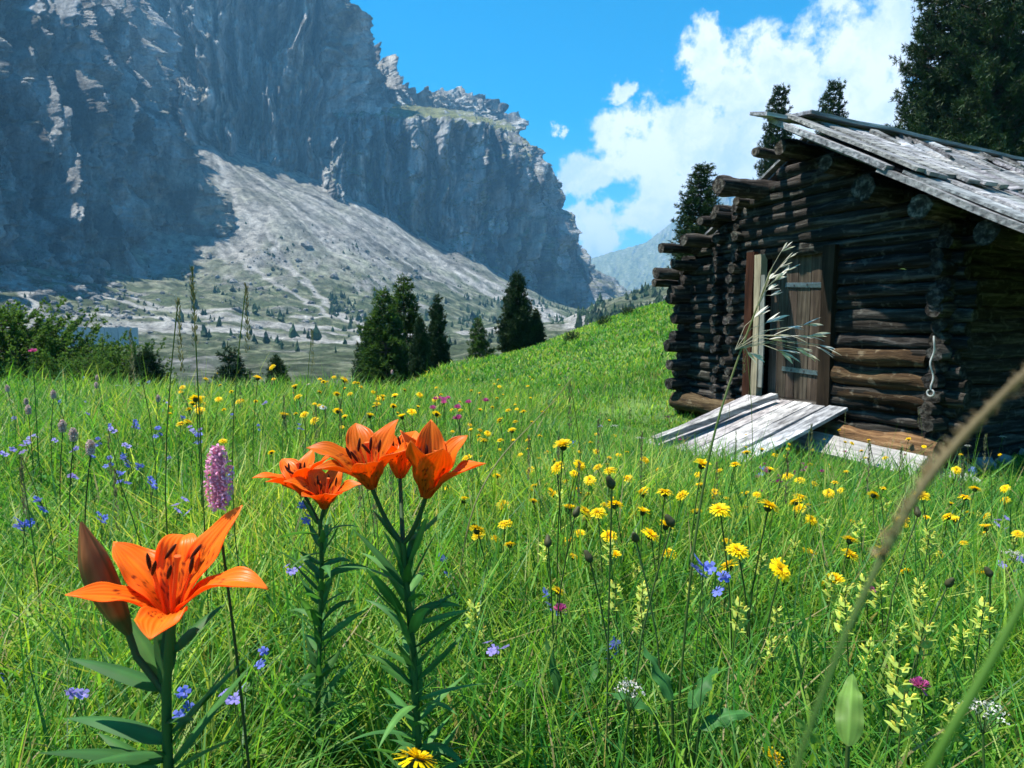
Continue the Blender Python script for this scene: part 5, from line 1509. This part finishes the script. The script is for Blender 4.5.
# ================================================================== close, soft things: grass stems right in front, an oat panicle, a broad leaf
def stalk_thing(name, label, cat, pts, rads, cols, mat=M_GRASS):
    P = np.array([at(*p) for p in pts]); root = P[-1].copy()
    t = thing(name, label, cat, tuple(root))
    s = np.linspace(0, 1, len(P)); S = np.linspace(0, 1, 30)
    sm = np.stack([np.interp(S, s, P[:, k]) for k in range(3)], -1) - root
    ker = np.array([1, 2, 3, 2, 1]) / 9.0
    for k in range(3): sm[2:-2, k] = np.convolve(sm[:, k], ker, 'valid')
    m = MB(); C = np.stack([np.interp(S, s, np.array(cols)[:, k]) for k in range(3)], -1)
    m.tube(sm, np.interp(S, s, rads), 8, C)
    m.build('stem', mat, t)
    return t, root
def down(u, v, Y):        # where a stem that leaves the frame reaches the ground
    p = at(u, v, Y); return p
t1, rr1 = stalk_thing('grass_stalk', 'thick blurred grass stem slanting up across the hut wall', 'grass', [(1075, 330, 0.1023), (1024, 372, 0.0992), (930, 470, 0.0936), (880, 560, 0.0905), (838, 650, 0.0868), (795, 768, 0.0837), (740, 960, 0.0818), (640, 1500, 0.0856)],
    [.0004, .0005, .00062, .00056, .00044, .00044, .0005, .0005], [(.22, .17, .09), (.22, .17, .09), (.20, .16, .07), (.12, .17, .05), (.10, .19, .04), (.10, .2, .04), (.1, .2, .04), (.1, .2, .04)])
g5 = np.random.default_rng(8); m = MB()
for i in range(220):
    f = g5.random() ** .8
    p = at(np.interp(f, [0, .6, 1], [1075, 930, 880]), np.interp(f, [0, .6, 1], [330, 470, 560]), np.interp(f, [0, 1], [.1023, .0904])) - rr1
    leaf_blade(m, p, g5.uniform(0, 6.28), g5.uniform(.2, 1.3),   .0022, .0007, .3, np.array((.25, .19, .11)) * g5.uniform(.7, 1.4), nt=4, ns=3)
m.build('seed_head', M_DRY, t1)
stalk_thing('grass_stalk', 'bright green blurred grass stem cutting the lower corner', 'grass', [(1090, 470, 0.1023), (1024, 600, 0.0992), (985, 672, 0.0973), (945, 740, 0.0955), (880, 860, 0.0955), (700, 1450, 0.0992)], [.0003, .00062, .00075, .00075, .0007, .0007], [(.10, .22, .03)] * 6)
stalk_thing('grass_stalk', 'thin green grass stem rising past the ramp towards the door', 'grass', [(772, 268, 1.0), (752, 320, 1.0), (733, 372, 1.0), (716, 425, .98), (704, 480, .97), (692, 560, .95), (682, 660, .95), (672, 800, .95), (665, 960, .95)], [.0010, .0014, .0016, .0018, .002, .002, .002, .002, .002], [(.22, .24, .10)] * 3 + [(.12, .19, .05)] * 6)
stalk_thing('grass_stalk', 'thin pale grass stem bending left of the hut, with seeds at the tip', 'grass', [(572, 378, 1.6), (548, 408, 1.6), (520, 436, 1.58), (496, 462, 1.55), (470, 510, 1.5), (455, 600, 1.5), (450, 760, 1.5), (450, 900, 1.5)], [.001, .0014, .0016, .0018, .002, .002, .002, .002], [(.34, .32, .16)] * 8)
def panicle(label, rootp, tips, Y, Ls, seed):
    g = np.random.default_rng(seed); ro = at(*rootp)
    t = thing('oat_panicle', label, 'grass', tuple(ro)); st, sp = MB(), MB()
    for (u, v) in tips:
        e = at(u, v, Y + g.normal(0, .012)) - ro
        st.tube(np.array([np.zeros(3), e * .5 + [0, 0, .012], e]), .0004, 4, (.45, .42, .3))
        for k in range(3):
            az = math.atan2(e[1], e[0]) + g.normal(0, .4)
            d = e / np.linalg.norm(e); el = math.asin(np.clip(d[2] - .25, -1, 1)) + g.normal(0, .2)
            leaf_blade(sp, e, az, el, Ls * g.uniform(.8, 1.2), .0068, .35, np.array((.50, .48, .42)) * g.uniform(.75, 1.1), nt=6, ns=3, twist=g.normal(0, .8))
    st.build('stem', M_DRY, t); sp.build('spikelets', M_DRY, t)
g6 = np.random.default_rng(15)
panicle('silvery drooping oat seed head in front of the hut door', (735, 350, 1.0), [(760 + 55 * i / 11 + g6.normal(0, 4), 326 + 14 * (i / 11) + g6.normal(0, 9)) for i in range(12)] + [(748, 352), (782, 352), (820, 345)], 1.0, .030, 1)
panicle('silvery upright oat seed head above the drooping one', (756, 310, 1.0), [(766 + 20 * i / 8 + g6.normal(0, 3), 298 - 40 * (i / 8) + g6.normal(0, 4)) for i in range(9)], 1.0, .020, 2)
# broad leaf in the lower right and the darker ones in the middle
def leaf_plant(label, u, v, Y, lst, col):
    p = at(u, v, Y); root = np.array([p[0], p[1], gz(p[0], p[1]) - .01])
    t = thing('dock_plant', label, 'plant', tuple(root))
    st, lv = MB(), MB()
    for (uu, vv, az, el, Ln, W, dr) in lst:
        b = at(uu, vv, Y) - root
        st.tube(np.array([[0, 0, 0], b * [.4, .4, .6], b]), .0022, 6, (.09, .15, .04))
        leaf_blade(lv, b, math.radians(az), math.radians(el), Ln, W, dr, np.array(col) * g6.uniform(.85, 1.15), nt=26, ns=13, fold=.30, wave=.16, twist=g6.normal(0, .8))
    st.build('stem', M_LEAF, t); lv.build('leaves', M_LEAF, t)
leaf_plant('large pale green upright leaf with a wavy edge in the lower right', 850, 748, .62, [(848, 745, 60, 70, .085, .027, 1.3), (838, 765, 150, 55, .06, .022, .5)], (.17, .31, .06))
leaf_plant('dark green broad-leaved plant in the lower middle grass', 680, 720, .85, [(672, 700, 120, 60, .095, .028, .8), (690, 708, 40, 55, .085, .028, 1.0), (655, 712, 170, 40, .08, .026, .9), (700, 728, 0, 40, .08, .026, .9)], (.035, .12, .028))
leaf_plant('group of long narrow green leaves right of the lily stems', 575, 720, 1.0, [(560, 700, 110, 70, .12, .018, .7), (585, 706, 60, 65, .12, .017, .8), (600, 715, 20, 55, .10, .017, .9), (548, 712, 160, 55, .10, .017, .9)], (.045, .14, .03))
